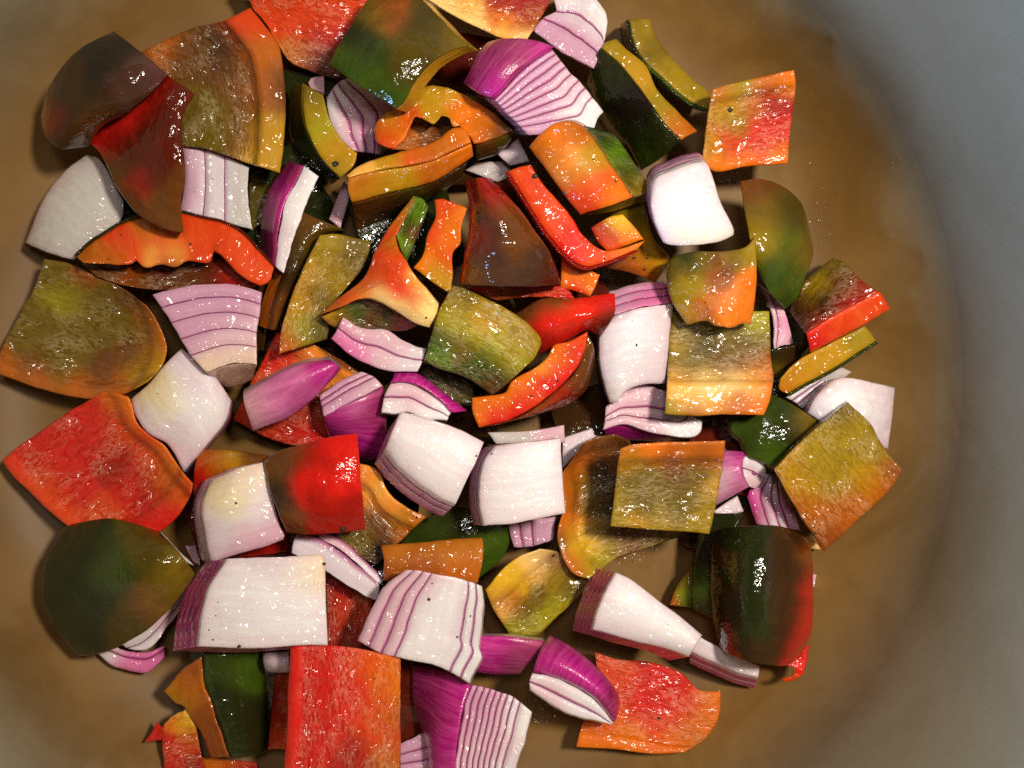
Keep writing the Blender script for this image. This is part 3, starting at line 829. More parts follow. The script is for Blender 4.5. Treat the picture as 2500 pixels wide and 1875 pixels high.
# 21 yellow diamond
p = pepper('pepper_piece', 'mustard yellow and orange diamond shaped pepper piece, rough wet inner face up, far right', 'Z')
p.flesh([(1832, 869, 1), (1880, 915), (1905, 960), (1949, 1015, 1), (1930, 1050), (1870, 1110), (1780, 1192, 1), (1725, 1110), (1671, 1014, 1), (1740, 945)], (36, 28, 27, 35), [(1825, 885, 'olive'), (1860, 920, 'yolive'), (1800, 950, 'yolive'), (1850, 980, 'yolive'), (1760, 1000, 'yolive'), (1890, 970, 'yolive'), (1720, 1010, 'gold'), (1800, 1040, 'yolive'), (1750, 1060, 'gold'), (1870, 1030, 'gold'), (1930, 1020, 'borange'), (1900, 1060, 'dorange'), (1780, 1160, 'borange'), (1840, 1100, 'dorange'), (1790, 1110, 'dorange'), (1740, 1100, 'dorange')], d=(-5, -8), dz=6, cut='brown', skin='dolive', bulge=(1, 2), amp=.5)
# 22 pink onion end
p = onion('onion_piece', 'pink onion end with round cut tip and dark centre, right of the orange-banded square', 'K')
p.oskin([(1470, 290, 1), (1590, 272), (1722, 290, 1), (1690, 360), (1700, 450), (1740, 520, 1), (1620, 590), (1440, 680, 1)], (22, 25, 25, 20), [(1600, 350, 'rose'), (1650, 550, 'rose'), (1550, 480, 'pink'), (1700, 320, 'magenta')], dz=10, bulge=(1, 4))
p.slices([(1722, 292, 1), (1800, 330), (1856, 405, 1), (1840, 480), (1782, 535, 1), (1742, 522, 1), (1702, 450), (1692, 360)], (26, 24, 23, 25), [0, .45, 1], [(1800, 400, 'white2'), (1750, 480, 'pink')], dz=8, lw=5)
p.edge([(1758, 418, 1), (1785, 425), (1795, 436, 1), (1780, 444, 1), (1765, 435, 1)], 25.3, 'purple', dz=1.5, cut='purple', name='core')
p = onion('onion_piece', 'upright onion piece with magenta skin and white layers, left of the yellow diamond', 'K')
p.slices([(1790, 775, 1), (1750, 660), (1730, 570), (1840, 430, 1), (1900, 440), (1960, 480, 1), (2020, 640), (2085, 815, 1), (1940, 800)], 20, [0, .3, .55, .75, 1], [(1780, 600, 'magenta'), (1830, 700, 'dmag'), (1880, 600, 'white2'), (1920, 750, 'white2'), (1980, 650, 'wine'), (2050, 800, 'lilac')], dz=12, lw=6)
p = onion('onion_piece', 'little white onion chip in the shade under the pink onion end', 'K')
p.layers([(1490, 690, 1), (1660, 580, 1), (1705, 690, 1), (1560, 725, 1)], 15, 'white2', n=1, dz=6)
# 23 dark green finger
p = pepper('pepper_piece', 'long domed dark green pepper end with red border and torn tip, lower right', 'N')
p.skin([(345, 240, 1), (440, 212), (560, 203), (760, 212), (926, 282, 1), (945, 420), (948, 620), (935, 850), (880, 985, 1), (800, 1040), (680, 1042), (560, 1020), (440, 975), (378, 925, 1), (345, 750), (335, 500)],
       (22, 22, 24, 24), [(450, 300, 'dkgreen'), (600, 300, 'dkgreen'), (750, 330, 'dbrown'), (450, 500, 'dkgreen'), (600, 480, 'dkgreen'), (740, 500, 'dbrown'), (480, 700, 'dkgreen'), (620, 680, 'dkgreen'), (760, 680, 'dbrown'), (500, 850, 'dkgreen'), (640, 850, 'dkgreen'), (740, 850, 'dbrown'), (600, 960, 'dbrown'), (700, 960, 'dbrown'), (380, 400, 'dbrown'), (390, 600, 'dbrown'), (400, 780, 'dbrown'), (340, 650, 'dbrown'), (345, 800, 'maroon'), (385, 920, 'maroon'), (450, 940, 'dbrown'), (560, 1015, 'dbrown'), (850, 470, 'dbrown'), (845, 620, 'dbrown'), (835, 760, 'dbrown'), (790, 880, 'dbrown'), (915, 600, 'red'), (905, 740, 'red'), (880, 840, 'red'), (840, 930, 'red'), (690, 1020, 'dbrown'), (830, 400, 'dbrown'), (830, 550, 'dbrown'), (840, 700, 'dbrown'), (820, 820, 'dbrown'), (910, 380, 'borange'), (930, 520, 'dred'), (943, 680, 'dred'), (935, 800, 'red'), (905, 890, 'red'), (875, 970, 'red'), (810, 1030, 'red'), (770, 950, 'dbrown'), (850, 300, 'dbrown')],
       dz=7, cut='redor', bulge=(15, 5), amp=.4)
p.face([(720, 1045, 1), (830, 985), (925, 920, 1), (905, 1030), (885, 1098, 1), (860, 1105), (838, 1090, 1), (838, 1060), (810, 1045)], (23, 23, 24, 24), 'red', dz=2, name='torn_tip')
p.face([(838, 1085, 1), (880, 1100, 1), (845, 1125), (800, 1142), (768, 1140, 1), (758, 1122, 1), (785, 1116), (820, 1108)], (24, 24, 23, 23), 'redor', dz=1.6, name='torn_tip', amp=0)
# 24 green behind
p = pepper('pepper_piece', 'green pepper piece with an orange cut edge, half hidden behind the dark green domed end', 'K')
p.skin([(1430, 700, 1), (1650, 700, 1), (1620, 1450, 1), (1500, 1400), (1355, 1340, 1), (1355, 1200), (1360, 1100), (1380, 950)], (18, 22, 18, 12), [(1400, 1250, 'brgreen'), (1370, 1320, 'midgreen'), (1420, 1000, 'dkgreen'), (1450, 1350, 'green'), (1380, 1120, 'midgreen')], d=(0, 20), dz=5, cut='gold', bulge=(0, 0))
p.face([(1352, 1070, 1), (1358, 1200), (1352, 1340, 1), (1200, 1320, 1), (1230, 1230), (1290, 1130, 1)], (12, 11, 9, 9), [(1230, 1300, 'dorange'), (1300, 1250, 'brgreen'), (1290, 1180, 'olive'), (1320, 1310, 'midgreen')], dz=3, name='cut_edge', mat='cut')
# 25 onion white big
p = onion('onion_wedge', 'white onion block with purple layered left side, right of the yellow ribbed pepper', 'K')
p.layers([(845, 1100, 1), (950, 1150), (1110, 1275), (1280, 1400), (1425, 1522, 1), (1400, 1560), (1335, 1668, 1), (1200, 1620), (950, 1555), (685, 1485, 1), (720, 1360), (780, 1210)],
         40, [(1000, 1350, 'white'), (1350, 1500, 'white')], n=5, dz=15, d=(-140, 0), side=['white', 'wine', 'wine', 'wine', 'wine'], thin=[.16, .21, .21, .21, .21], flare=(1.08, 1.17), bulge=(1, 2), line='purple')
# 26 small onion strip
p = onion('onion_slice', 'thin flat onion slice on the pot floor below the dark green domed end', 'N')
p.layers([(230, 850, 1), (400, 940), (626, 1045, 1), (622, 1085), (616, 1112, 1), (500, 1085), (350, 1020), (210, 955, 1)], (25, 21, 21, 23), 'white', n=4, dz=9, d=(-14, 74), side=['pink', 'wine', 'lilac', 'wine'], thin=[.4, .2, .2, .2])
p = onion('onion_piece', 'cream onion corner poking out between the yellow diamond and the dark green domed end', 'N')
p.layers([(905, 260, 1), (945, 280, 1), (992, 348, 1), (930, 345, 1)], 14, 'cream', n=1, dz=6)
p = onion('onion_piece', 'sliver of pale onion showing at the right side of the dark green domed end', 'N')
p.layers([(930, 490, 1), (968, 500, 1), (955, 575, 1), (925, 570, 1)], 10, 'pink', n=1, dz=5)
# 27 red bottom right
p = pepper('pepper_piece', 'red pepper piece with orange rims lying on the pot floor, bottom right', 'Z')
p.flesh([(1284, 1408, 1), (1340, 1424), (1400, 1430), (1470, 1452), (1510, 1490), (1557, 1493, 1), (1555, 1540), (1530, 1590), (1478, 1626, 1), (1400, 1628), (1320, 1618), (1244, 1614, 1), (1255, 1570), (1290, 1490)],
        (11, 13, 15, 13), [(1330, 1440, 'redor'), (1420, 1470, 'red'), (1380, 1520, 'red'), (1480, 1520, 'red'), (1440, 1560, 'red'), (1540, 1520, 'orange'), (1520, 1570, 'orange'), (1460, 1600, 'orange'), (1350, 1590, 'orange'), (1280, 1590, 'orange'), (1300, 1550, 'redor'), (1500, 1590, 'dorange')], cut='orange', skin='red', dz=6, rims=[(2, .16, 2.0)])
# 28 magenta onion wedge bottom
p = onion('onion_wedge', 'magenta onion wedge with pale cut face, leaning on the bottom right red pepper', 'M')
p.oskin([(1105, 1015, 1), (1150, 880), (1225, 760, 1), (1390, 850), (1580, 1020), (1690, 1170), (1690, 1290, 1), (1655, 1355, 1), (1520, 1190), (1310, 1065), (1200, 1030)],
        (30, 24, 26, 31), [(1250, 900, 'magenta'), (1450, 1050, 'magenta'), (1650, 1250, 'dmag'), (1220, 800, 'dmag')], dz=6, bulge=(4, 3))
p.slices([(1105, 1018, 1), (1200, 1033), (1310, 1068), (1520, 1193), (1655, 1358, 1), (1640, 1366, 1), (1400, 1312), (1200, 1212), (1085, 1132, 1), (1090, 1070)], 32, [0, .55, 1], [(1200, 1080, 'white2'), (1500, 1250, 'white2'), (1150, 1150, 'pink')], dz=13, d=(0, 10), lw=5)
# 29 magenta flat
p = onion('onion_piece', 'dark magenta onion piece, skin up, between the white layered wedge and the leaning magenta wedge', 'M')
p.oskin([(715, 765, 1), (950, 775), (1185, 800, 1), (1140, 890), (1020, 1030, 1), (850, 1030), (690, 1005, 1)], (26, 27, 20, 20), [(850, 850, 'magenta'), (1000, 950, 'dmag'), (1100, 850, 'wine')], dz=5, d=(0, -22), inner='pink', bulge=(2, 2))
# 30 layered white
p = onion('onion_wedge', 'white onion wedge with curved purple lines on both shoulders, above the magenta bottom wedge', 'M')
p.slices([(-78, 800, 1), (20, 580), (110, 430), (250, 318, 1), (430, 340), (600, 375), (765, 430, 1), (778, 560), (750, 860), (765, 900), (700, 1040), (680, 1088, 1), (500, 985), (250, 925), (60, 875)],
         (38, 42, 40, 36), [0, .11, .23, .34, .82, .92, 1], [(300, 400, 'pink'), (100, 650, 'pink'), (500, 600, 'white'), (450, 850, 'white'), (700, 700, 'white2'), (650, 1000, 'white')], dz=14, d=(10, 20), lw=7, bulge=(0, 3))
# 31 big magenta bottom
p = onion('onion_wedge', 'large onion wedge at the bottom edge with dark magenta skin and nine thin layers', 'M')
p.oskin([(290, 960, 1), (500, 1000), (692, 1098, 1), (640, 1250), (600, 1480), (570, 1780, 1), (450, 1780), (380, 1500, 1), (300, 1200)],
        (16, 30, 30, 14), [(450, 1100, 'dmag'), (600, 1200, 'magenta'), (550, 1500, 'magenta'), (400, 1300, 'dmag')], dz=5, bulge=(2, 3))
p.slices([(572, 1780, 1), (602, 1480), (642, 1252), (694, 1098, 1), (850, 1130), (1000, 1195), (1103, 1280, 1), (1050, 1480), (1000, 1650), (970, 1790, 1)],
         30, [0, .10, .20, .29, .38, .47, .56, .66, .78, 1], [(700, 1300, 'lilac'), (800, 1400, 'pink'), (900, 1500, 'pink'), (1030, 1400, 'white'), (980, 1600, 'white2')], dz=22, d=(10, 0), lw=6, firstline=True)
p = onion('onion_piece', 'small striped lilac onion piece at the bottom edge, right of the red rectangle', 'M')
p.slices([(200, 1500, 1), (370, 1420, 1), (450, 1510), (540, 1660), (600, 1790, 1), (200, 1790, 1)], 18, [0, .26, .48, .72, 1], 'lilac', dz=12, lw=7)
# 32 red rectangle
p = pepper('pepper_piece', 'large upright red pepper rectangle with orange right border, at the bottom edge', 'L')
p.flesh([(1405, 832, 1), (1600, 828), (1800, 840), (2000, 880), (2152, 918, 1), (2152, 1300), (2152, 1760, 1), (1700, 1760), (1362, 1760, 1), (1385, 1300)],
        (40, 38, 38, 40), [(1450, 900, 'red'), (1700, 870, 'red'), (1430, 1300, 'red'), (1650, 1100, 'red'), (1600, 1500, 'red'), (1850, 1200, 'red'), (1850, 1600, 'dred'), (1950, 950, 'redor'), (2060, 950, 'orange'), (2080, 1300, 'dorange'), (2090, 1600, 'dorange'), (2010, 1450, 'redor'), (1980, 1250, 'redor'), (2110, 1100, 'orange')], cut='orange', skin='red', fibre='v', rims=[(3, .1, 1.5)], bulge=(4, 0), dz=7)
# 33 bottom left dark green + orange
p = pepper('pepper_piece', 'dark green pepper piece with broad orange left edge, below the largest white onion block', 'L')
p.face([(820, 890, 1), (1000, 870), (1225, 880, 1), (1255, 1200), (1262, 1545, 1), (1150, 1580), (1000, 1592, 1), (950, 1450), (880, 1250), (815, 1060)],
       (26, 15, 13, 26), [(1000, 950, 'green'), (1100, 1000, 'midgreen'), (950, 1200, 'dkgreen'), (1100, 1300, 'dkgreen'), (1200, 1400, 'dkgreen'), (850, 1000, 'green')], dz=4, bulge=(4, 0))
p.edge([(552, 1140, 1), (650, 1020), (810, 905, 1), (820, 1060), (885, 1250), (950, 1450), (998, 1588, 1), (870, 1585, 1), (800, 1420), (740, 1330), (690, 1240), (630, 1215)],
       (22, 27, 27, 22), [(650, 1080, 'dorange'), (750, 980, 'borange'), (720, 1130, 'dorange'), (850, 1350, 'borange'), (930, 1550, 'borange'), (620, 1170, 'gold')], dz=9, cut='dorange', name='cut_edge', rough=3)
# 34 red tip
p = pepper('pepper_piece', 'small ragged red and orange pepper tip at the bottom left corner', 'L')
p.flesh([(550, 1370, 1), (620, 1300), (700, 1262, 1), (760, 1370), (790, 1480), (860, 1740, 1), (552, 1740, 1), (545, 1550)], (20, 21, 18, 16), [(620, 1330, 'orange'), (690, 1350, 'yellow'), (600, 1500, 'red'), (700, 1500, 'redor'), (750, 1450, 'dorange'), (780, 1600, 'dred'), (600, 1650, 'red')], dz=6, cut='redor', skin='red', rough=3)
p.face([(420, 1490, 1), (470, 1420), (510, 1345, 1), (535, 1378), (565, 1382, 1), (552, 1470, 1), (490, 1475)], (17, 18, 20, 18), 'red', dz=3, name='torn_tip', mat='cut')
p = pepper('pepper_piece', 'dark red pepper strip lying at the bottom edge left of the upright red rectangle', 'L')
p.edge([(790, 1580, 1), (1000, 1600), (1185, 1622, 1), (1190, 1740, 1), (780, 1740, 1)], 12, [(900, 1620, 'dorange'), (1100, 1650, 'dred')], dz=7, cut='dred')
p = pepper('pepper_strip', 'narrow red pepper strip seen edge on, beside the left side of the upright red rectangle', 'L')
p.edge([(1300, 1010, 1), (1420, 1000, 1), (1400, 1530, 1), (1253, 1536, 1), (1280, 1250)], (16, 22, 22, 18), [(1320, 1100, 'dred'), (1300, 1480, 'redor'), (1350, 1300, 'dred')], dz=8, cut='dred')
p = onion('onion_piece', 'rounded little white onion nub peeping out beside the top corner of the upright red rectangle', 'L')
p.layers([(1222, 880, 1), (1400, 870, 1), (1400, 1012, 1), (1300, 1018), (1240, 1005, 1), (1222, 940)], (22, 26, 26, 22), 'white2', n=1, dz=8, bulge=(2, 3), side='pink')
# 37 big white onion block, left bottom
p = onion('onion_wedge', 'largest white onion block, rectangular, with dark purple layers on its left side, lower left', 'L')
p.layers([(985, 246, 1), (1200, 238), (1450, 228), (1625, 222), (1640, 240, 1), (1648, 500), (1660, 830, 1), (1500, 828), (1200, 850), (790, 838, 1), (812, 640), (860, 450)],
         44, [(1200, 600, 'white'), (1450, 330, 'white2'), (1550, 350, (.78, .66, .42)), (1500, 500, 'white')], n=5, dz=15, d=(-112, 24), side=['white2', 'wine', 'purple', 'wine', 'wine'], thin=[.14, .26, .2, .2, .2], flare=(1.22, 1.09), bulge=(2, 1))
# 38 dark green left bottom
p = pepper('pepper_piece', 'large rounded dark green pepper piece, skin up, against the pot wall at the lower left', 'Z')
p.skin([(140, 1135, 1), (240, 1120), (345, 1148, 1), (385, 1190), (422, 1240, 1), (395, 1280), (345, 1338), (290, 1378), (225, 1410), (168, 1418, 1), (130, 1370), (95, 1300), (96, 1225)],
       (20, 27, 29, 22), [(150, 1200, 'dkgreen'), (110, 1300, 'dkgreen'), (200, 1300, 'dkgreen'), (250, 1240, 'green'), (330, 1200, 'dolive'), (380, 1230, 'olive'), (330, 1310, 'brown'), (170, 1380, 'dkgreen'), (280, 1360, 'dolive'), (360, 1290, 'olive')], dz=6, cut='yolive', bulge=(6, 6))
p = onion('onion_slice', 'pink crescent onion slices curling out under the rounded dark green piece, lower left', 'L')
p.slices([(105, 850, 1), (200, 830), (300, 865), (420, 880), (560, 830, 1), (560, 910, 1), (440, 1015), (290, 1000), (180, 950), (108, 885, 1)], 13, [0, .35, 1], [(150, 860, 'white2'), (350, 950, 'rose'), (500, 900, 'rose')], dz=9, lw=7)
p.slices([(230, 790, 1), (400, 740), (570, 580), (745, 380, 1), (720, 480), (690, 560, 1), (580, 700), (510, 810), (430, 865, 1), (300, 850)], 15, [0, .45, 1], [(600, 600, 'pink'), (400, 800, 'white2')], dz=9, lw=7)
p = onion('onion_piece', 'thin white onion sliver under the streaked red piece on the left', 'I')
p.layers([(1035, 1125, 1), (1085, 1100, 1), (1200, 1220), (1312, 1330, 1), (1250, 1310, 1), (1150, 1220)], 16, 'grey', n=1, dz=6)
p = onion('onion_piece', 'small pink onion bit in the gap left of the largest white onion block', 'I')
p.layers([(1250, 1195, 1), (1345, 1190, 1), (1350, 1335, 1), (1300, 1300, 1)], 15, 'pink', n=1, dz=6)
# 39 onion pinkish
p = onion('onion_piece', 'creamy pink onion piece with a yellow tint, left of the dark red pepper square', 'I')
p.layers([(1440, 745, 1), (1520, 715), (1650, 660), (1778, 630, 1), (1810, 740), (1850, 900), (1895, 1060), (1925, 1120), (1915, 1155, 1), (1800, 1200), (1600, 1255), (1432, 1312, 1), (1395, 1150), (1372, 920)],
         (34, 36, 34, 33), [(1560, 880, (.78, .68, .44)), (1650, 750, (.75, .66, .52)), (1500, 1100, 'white2'), (1850, 1100, 'pink'), (1750, 950, 'white2'), (1640, 1180, 'pink')], n=2, dz=8, d=(-80, 0), side=['white2', 'pink'], bulge=(2, 2), thin=[.35, .65], amp=.5)
# 40 red skin square
p = pepper('pepper_piece', 'square dark red pepper piece with brown left side, left of the tilted white onion', 'J')
p.skin([(118, 625, 1), (200, 565), (400, 505), (600, 455), (752, 438, 1), (768, 600), (785, 850), (808, 1085, 1), (650, 1105), (420, 1122), (282, 1108, 1), (230, 1000), (170, 830)],
       (37, 41, 40, 38), [(160, 640, 'brown'), (230, 850, 'dbrown'), (300, 1050, 'brown'), (330, 600, 'brown'), (420, 600, 'dred'), (450, 720, 'red'), (550, 660, 'red'), (545, 650, 'dred'), (600, 560, 'red'), (700, 500, 'red'), (480, 880, 'dred'), (600, 800, 'red'), (700, 700, 'red'), (650, 950, 'dred'), (750, 1000, 'dred'), (400, 800, 'red'), (550, 1050, 'dred')], dz=6, cut='dred', bulge=(3, 3))
# 41 brown under
p = pepper('pepper_piece', 'brown orange pepper piece showing above the creamy pink onion piece', 'I')
p.skin([(1345, 545, 1), (1560, 550), (1830, 590, 1), (1780, 760, 1), (1500, 830), (1300, 860, 1), (1310, 700)], (22, 25, 25, 20), [(1400, 580, 'dorange'), (1550, 620, 'gold'), (1700, 600, 'brown'), (1330, 720, 'red'), (1500, 700, 'borange')], dz=5, cut='dred', bulge=(3, 3))
p = pepper('pepper_piece', 'dark red pepper piece hidden under the creamy pink onion piece', 'I')
p.face([(1600, 1180, 1), (1940, 1060, 1), (1935, 1240, 1), (1620, 1280, 1)], 14, 'dred', dz=5)
p = pepper('pepper_piece', 'red pepper piece showing in the gap right of the largest white onion block', 'L')
p.flesh([(1640, 300, 1), (1980, 480, 1), (1880, 850, 1), (1660, 860, 1)], 17, [(1750, 500, 'dred'), (1750, 750, 'dred'), (1850, 600, 'redor')], dz=5, cut='red', skin='red', fibre='v')
# 42 red under magenta
p = pepper('pepper_piece', 'red pepper piece with pale orange rim under the pink to magenta onion strip', 'Z')
p.flesh([(598, 718, 1), (680, 745), (780, 805, 1), (740, 890), (690, 968, 1), (600, 955), (503, 906, 1), (545, 820)], (19, 19, 15, 13), [(620, 745, 'red'), (680, 765, 'peach'), (740, 795, 'peach'), (560, 860, 'redor'), (620, 920, 'dred'), (560, 920, 'redor'), (680, 900, 'dred'), (650, 950, 'red')], dz=5.5, cut='redor', skin='dred', rims=[(0, .15, 1.5)])
# 43 magenta strip
p = onion('onion_piece', 'onion strip fading from pale pink to bright magenta across a red pepper', 'Z')
p.oskin([(524, 851, 1), (600, 808), (660, 785), (712, 777, 1), (738, 797, 1), (690, 850), (625, 902), (545, 933, 1), (532, 890)], (29, 30, 28, 26), [(545, 880, (.66, .33, .38)), (590, 870, 'rose'), (640, 850, (.5, .06, .24)), (700, 800, 'magenta'), (620, 820, 'rose')], dz=6, d=(0, -10), inner='pink', bulge=(2, 3))
# 44
p = onion('onion_wedge', 'onion wedge with bright magenta skin and a striped top, above the dark red pepper square', 'J')
p.slices([(495, 180, 1), (620, 90), (780, 18, 1), (860, 50), (925, 115, 1), (820, 175), (640, 260), (528, 325, 1), (505, 250)], (28, 29, 30, 30), [0, .3, .55, 1], [(650, 120, 'lilac'), (550, 280, 'lilac'), (850, 100, 'pink')], dz=14, lw=6, d=(0, 20))
p.oskin([(528, 327, 1), (640, 262), (820, 177), (928, 116, 1), (950, 350), (915, 590), (780, 640, 1), (650, 560), (560, 480, 1), (540, 400)], (30, 30, 10, 14), [(700, 350, 'magenta'), (600, 400, 'magenta'), (850, 300, 'dmag'), (800, 520, 'magenta'), (740, 250, 'rose')], dz=4, bulge=(4, 3))
# 45
p = onion('onion_wedge', 'small onion wedge with magenta top and white cut face, below the olive block', 'J')
p.oskin([(975, 100, 1), (1003, 22, 1), (1160, 35), (1340, 160), (1495, 285, 1), (1385, 300, 1), (1300, 205), (1150, 110), (1050, 90)], (34, 31, 30, 34), 'magenta', dz=5, bulge=(1, 2))
p.slices([(975, 102, 1), (1050, 92), (1150, 112), (1300, 207), (1385, 302, 1), (1360, 350, 1), (1200, 345), (1100, 295), (1000, 303), (913, 300, 1), (930, 200)], 34, [0, .5, 1], [(1000, 180, 'pink'), (1150, 200, 'pink'), (1000, 270, 'white'), (1200, 310, 'white')], dz=12, d=(0, 15), lw=5)
# 46
p = onion('onion_piece', 'tilted white onion square with two purple lines on its lower left, just below centre', 'J')
p.layers([(1052, 285, 1), (1200, 325), (1400, 385), (1612, 492, 1), (1560, 620), (1500, 740), (1420, 912, 1), (1320, 870), (1150, 755), (1030, 650), (943, 540, 1), (1000, 400)],
         42, 'white', n=3, dz=9, d=(-90, 106), side=['white', 'lilac', 'lilac'], thin=[.3, .3, .4], bulge=(1, 2))
# 47
p = onion('onion_piece', 'white onion square with a purple lined left edge, right of the tilted white square, centre', 'J')
p.layers([(1690, 522, 1), (1850, 500), (2000, 485), (2132, 464, 1), (2140, 700), (2165, 978, 1), (2000, 1010), (1800, 1045), (1608, 1062, 1), (1580, 900), (1592, 700), (1625, 600)],
         42, 'white', n=2, dz=8, d=(-88, 0), side=['white', 'lilac'], thin=[.35, .65], bulge=(2, 1))
p = onion('onion_piece', 'translucent grey onion layer under the red edged brown pepper, centre', 'J')
p.layers([(1630, 430, 1), (1900, 420), (2150, 380, 1), (2155, 500, 1), (1690, 510, 1)], 26, [(1800, 450, 'grey'), (2100, 430, 'pink')], n=1, dz=5)
p = onion('onion_piece', 'pale onion tip between the white square and the curved brown pepper, centre right', 'K')
p.layers([(480, 190, 1), (600, 150), (680, 125, 1), (704, 190, 1), (590, 280), (480, 400, 1)], 20, 'white2', n=1, dz=8)
p = onion('onion_piece', 'small lilac onion piece with upright purple lines below the white centre square', 'K')
p.slices([(150, 930, 1), (110, 760, 1), (440, 720, 1), (415, 880, 1), (250, 930)], 20, [0, .25, .5, 1], 'lilac', dz=9, lw=7)
# 48 centre orange three-armed
p = pepper('pepper_piece', 'saddle shaped orange red pepper piece with pale edges and green veined hollows, centre left', 'F')
p.edge([(500, 882, 1), (600, 790), (680, 730), (780, 650), (830, 570), (880, 440), (1010, 330, 1), (1030, 430), (1085, 520), (1150, 620), (1230, 710), (1305, 805, 1), (1285, 880), (1240, 968, 1), (1150, 940), (1050, 880), (950, 820), (850, 775), (760, 775), (640, 830)],
       (36, 37, 42, 42), [(560, 850, 'dorange'), (700, 770, 'redor'), (800, 680, 'redor'), (900, 500, 'redor'), (980, 380, 'dorange'), (950, 650, 'redor'), (1050, 700, 'red'), (1000, 560, 'redor'), (1130, 780, 'redor'), (1150, 650, 'pale'), (1230, 760, 'cream'), (1260, 850, 'cream'), (1200, 930, 'cream'), (1050, 850, 'cream'), (900, 770, 'cream'), (1100, 870, 'cream'), (780, 760, 'peach')], dz=9, cut='peach', amp=.5, bulge=(2, 3))
p.face([(1012, 340, 1), (1070, 220), (1130, 78, 1), (1190, 95), (1235, 155, 1), (1170, 330), (1085, 535, 1), (1045, 440)], (36, 36, 28, 30), [(1100, 250, 'midgreen'), (1160, 200, 'brgreen'), (1080, 420, 'brgreen'), (1150, 330, 'brown'), (1060, 480, 'midgreen')], dz=4, name='flesh', mat='flesh')
p.edge([(885, 430, 1), (960, 300), (1060, 170), (1132, 78, 1), (1145, 110, 1), (1075, 230), (1015, 345, 1), (960, 390)], (36, 37, 37, 38), [(950, 370, 'redor'), (1050, 220, 'dorange'), (1120, 110, 'olive')], dz=5, cut='dolive', name='cut_edge')
p.face([(510, 895, 1), (640, 832), (760, 778), (900, 800), (1060, 885), (1180, 945, 1), (1100, 985), (960, 990, 1), (800, 985), (640, 985, 1), (560, 940)], (34, 36, 28, 29), [(560, 900, 'gold'), (750, 870, 'midgreen'), (850, 900, 'brown'), (950, 920, 'midgreen'), (650, 920, 'olive'), (1050, 930, 'dred')], dz=4, name='flesh', mat='flesh')
# 49
p = pepper('pepper_piece', 'narrow bright orange pepper piece between the saddle shaped piece and the brown triangle', 'F')
p.edge([(1275, 103, 1), (1330, 95), (1400, 125), (1505, 160, 1), (1455, 280), (1450, 400), (1400, 460), (1400, 600), (1380, 742, 1), (1300, 690), (1130, 565, 1), (1195, 480), (1225, 340), (1280, 220)],
       (34, 36, 32, 32), [(1320, 150, 'redor'), (1400, 250, 'orange'), (1250, 350, 'redor'), (1350, 400, 'orange'), (1200, 520, 'orange'), (1280, 580, 'gold'), (1340, 650, 'gold'), (1380, 500, 'redor')], dz=9, cut='dorange')
# 50 brown triangle
p = pepper('pepper_piece', 'brown triangular pepper piece, glossy skin up with a red left edge, centre top', 'F')
p.skin([(1510, -30, 1), (1590, -45), (1655, -40, 1), (1800, 110), (1930, 280), (2060, 470), (2132, 682, 1), (1900, 690), (1700, 690), (1470, 680, 1), (1510, 480), (1545, 250), (1540, 100)],
       (38, 40, 36, 40), [(1560, 50, 'dred'), (1600, 200, 'gbrown'), (1650, 350, 'gbrown'), (1550, 450, 'gbrown'), (1700, 550, 'gbrown'), (1500, 600, 'brown'), (1850, 400, 'brown'), (1950, 550, 'dbrown'), (2080, 640, 'maroon'), (1780, 180, 'brown'), (1700, 60, 'dred'), (1530, 350, 'dred'), (1900, 640, 'gbrown')], d=(-44, 6), dz=8, cut='red', bulge=(6, 5), amp=.5)
p = pepper('pepper_piece', 'ragged thin red pepper piece under the lower edge of the brown triangle', 'F')
p.flesh([(1480, 690, 1), (1800, 690), (2160, 685, 1), (2230, 780, 1), (1950, 760), (1690, 785, 1)], (29, 30, 29, 29), [(1600, 730, 'red'), (1850, 720, 'dred'), (2000, 740, 'redor'), (1700, 770, 'dorange'), (2150, 750, 'red')], dz=5, cut='red', skin='dred', rough=3)
p = pepper('pepper_piece', 'small orange red pepper corner right of the brown triangle', 'G')
p.edge([(612, 475, 1), (740, 540), (868, 612, 1), (840, 690), (805, 757, 1), (700, 720), (600, 700, 1)], (31, 32, 31, 30), [(680, 540, 'redor'), (720, 620, 'orange'), (800, 640, 'orange'), (700, 700, 'red'), (640, 650, 'orange')], dz=8, cut='red')
# 51 olive block
p = pepper('pepper_piece', 'olive green pepper block with smooth lengthwise ridges, right at the centre', 'F')
p.flesh([(1392, 682, 1), (1440, 690), (1700, 805), (1900, 935), (1990, 1030), (1998, 1075, 1), (1960, 1160), (1880, 1240), (1770, 1340), (1660, 1420, 1), (1560, 1350), (1450, 1290), (1290, 1240), (1203, 1190, 1), (1240, 1060), (1300, 860)],
        (41, 40, 35, 36), [(1430, 720, 'olive'), (1650, 830, 'yolive'), (1900, 970, 'yolive'), (1400, 850, 'yolive'), (1600, 950, 'gold'), (1850, 1100, 'yolive'), (1330, 920, 'ygreen'), (1500, 1000, 'ygreen'), (1650, 1090, 'ygreen'), (1800, 1200, 'ygreen'), (1280, 1050, 'midgreen'), (1450, 1120, 'olive'), (1600, 1220, 'midgreen'), (1300, 1180, 'brgreen'), (1500, 1290, 'midgreen'), (1650, 1380, 'dolive'), (1720, 1300, 'dolive')],
        cut='olive', skin='dkgreen', dz=8, bulge=(1, 3), amp=.4, dents=[(1500, 1010, 90, 1.5), (1700, 1130, 90, 1.5), (1340, 920, 90, 1.2)], d=(0, 10))
p = pepper('pepper_piece', 'dark brown pepper piece in shadow directly under the olive block', 'F')
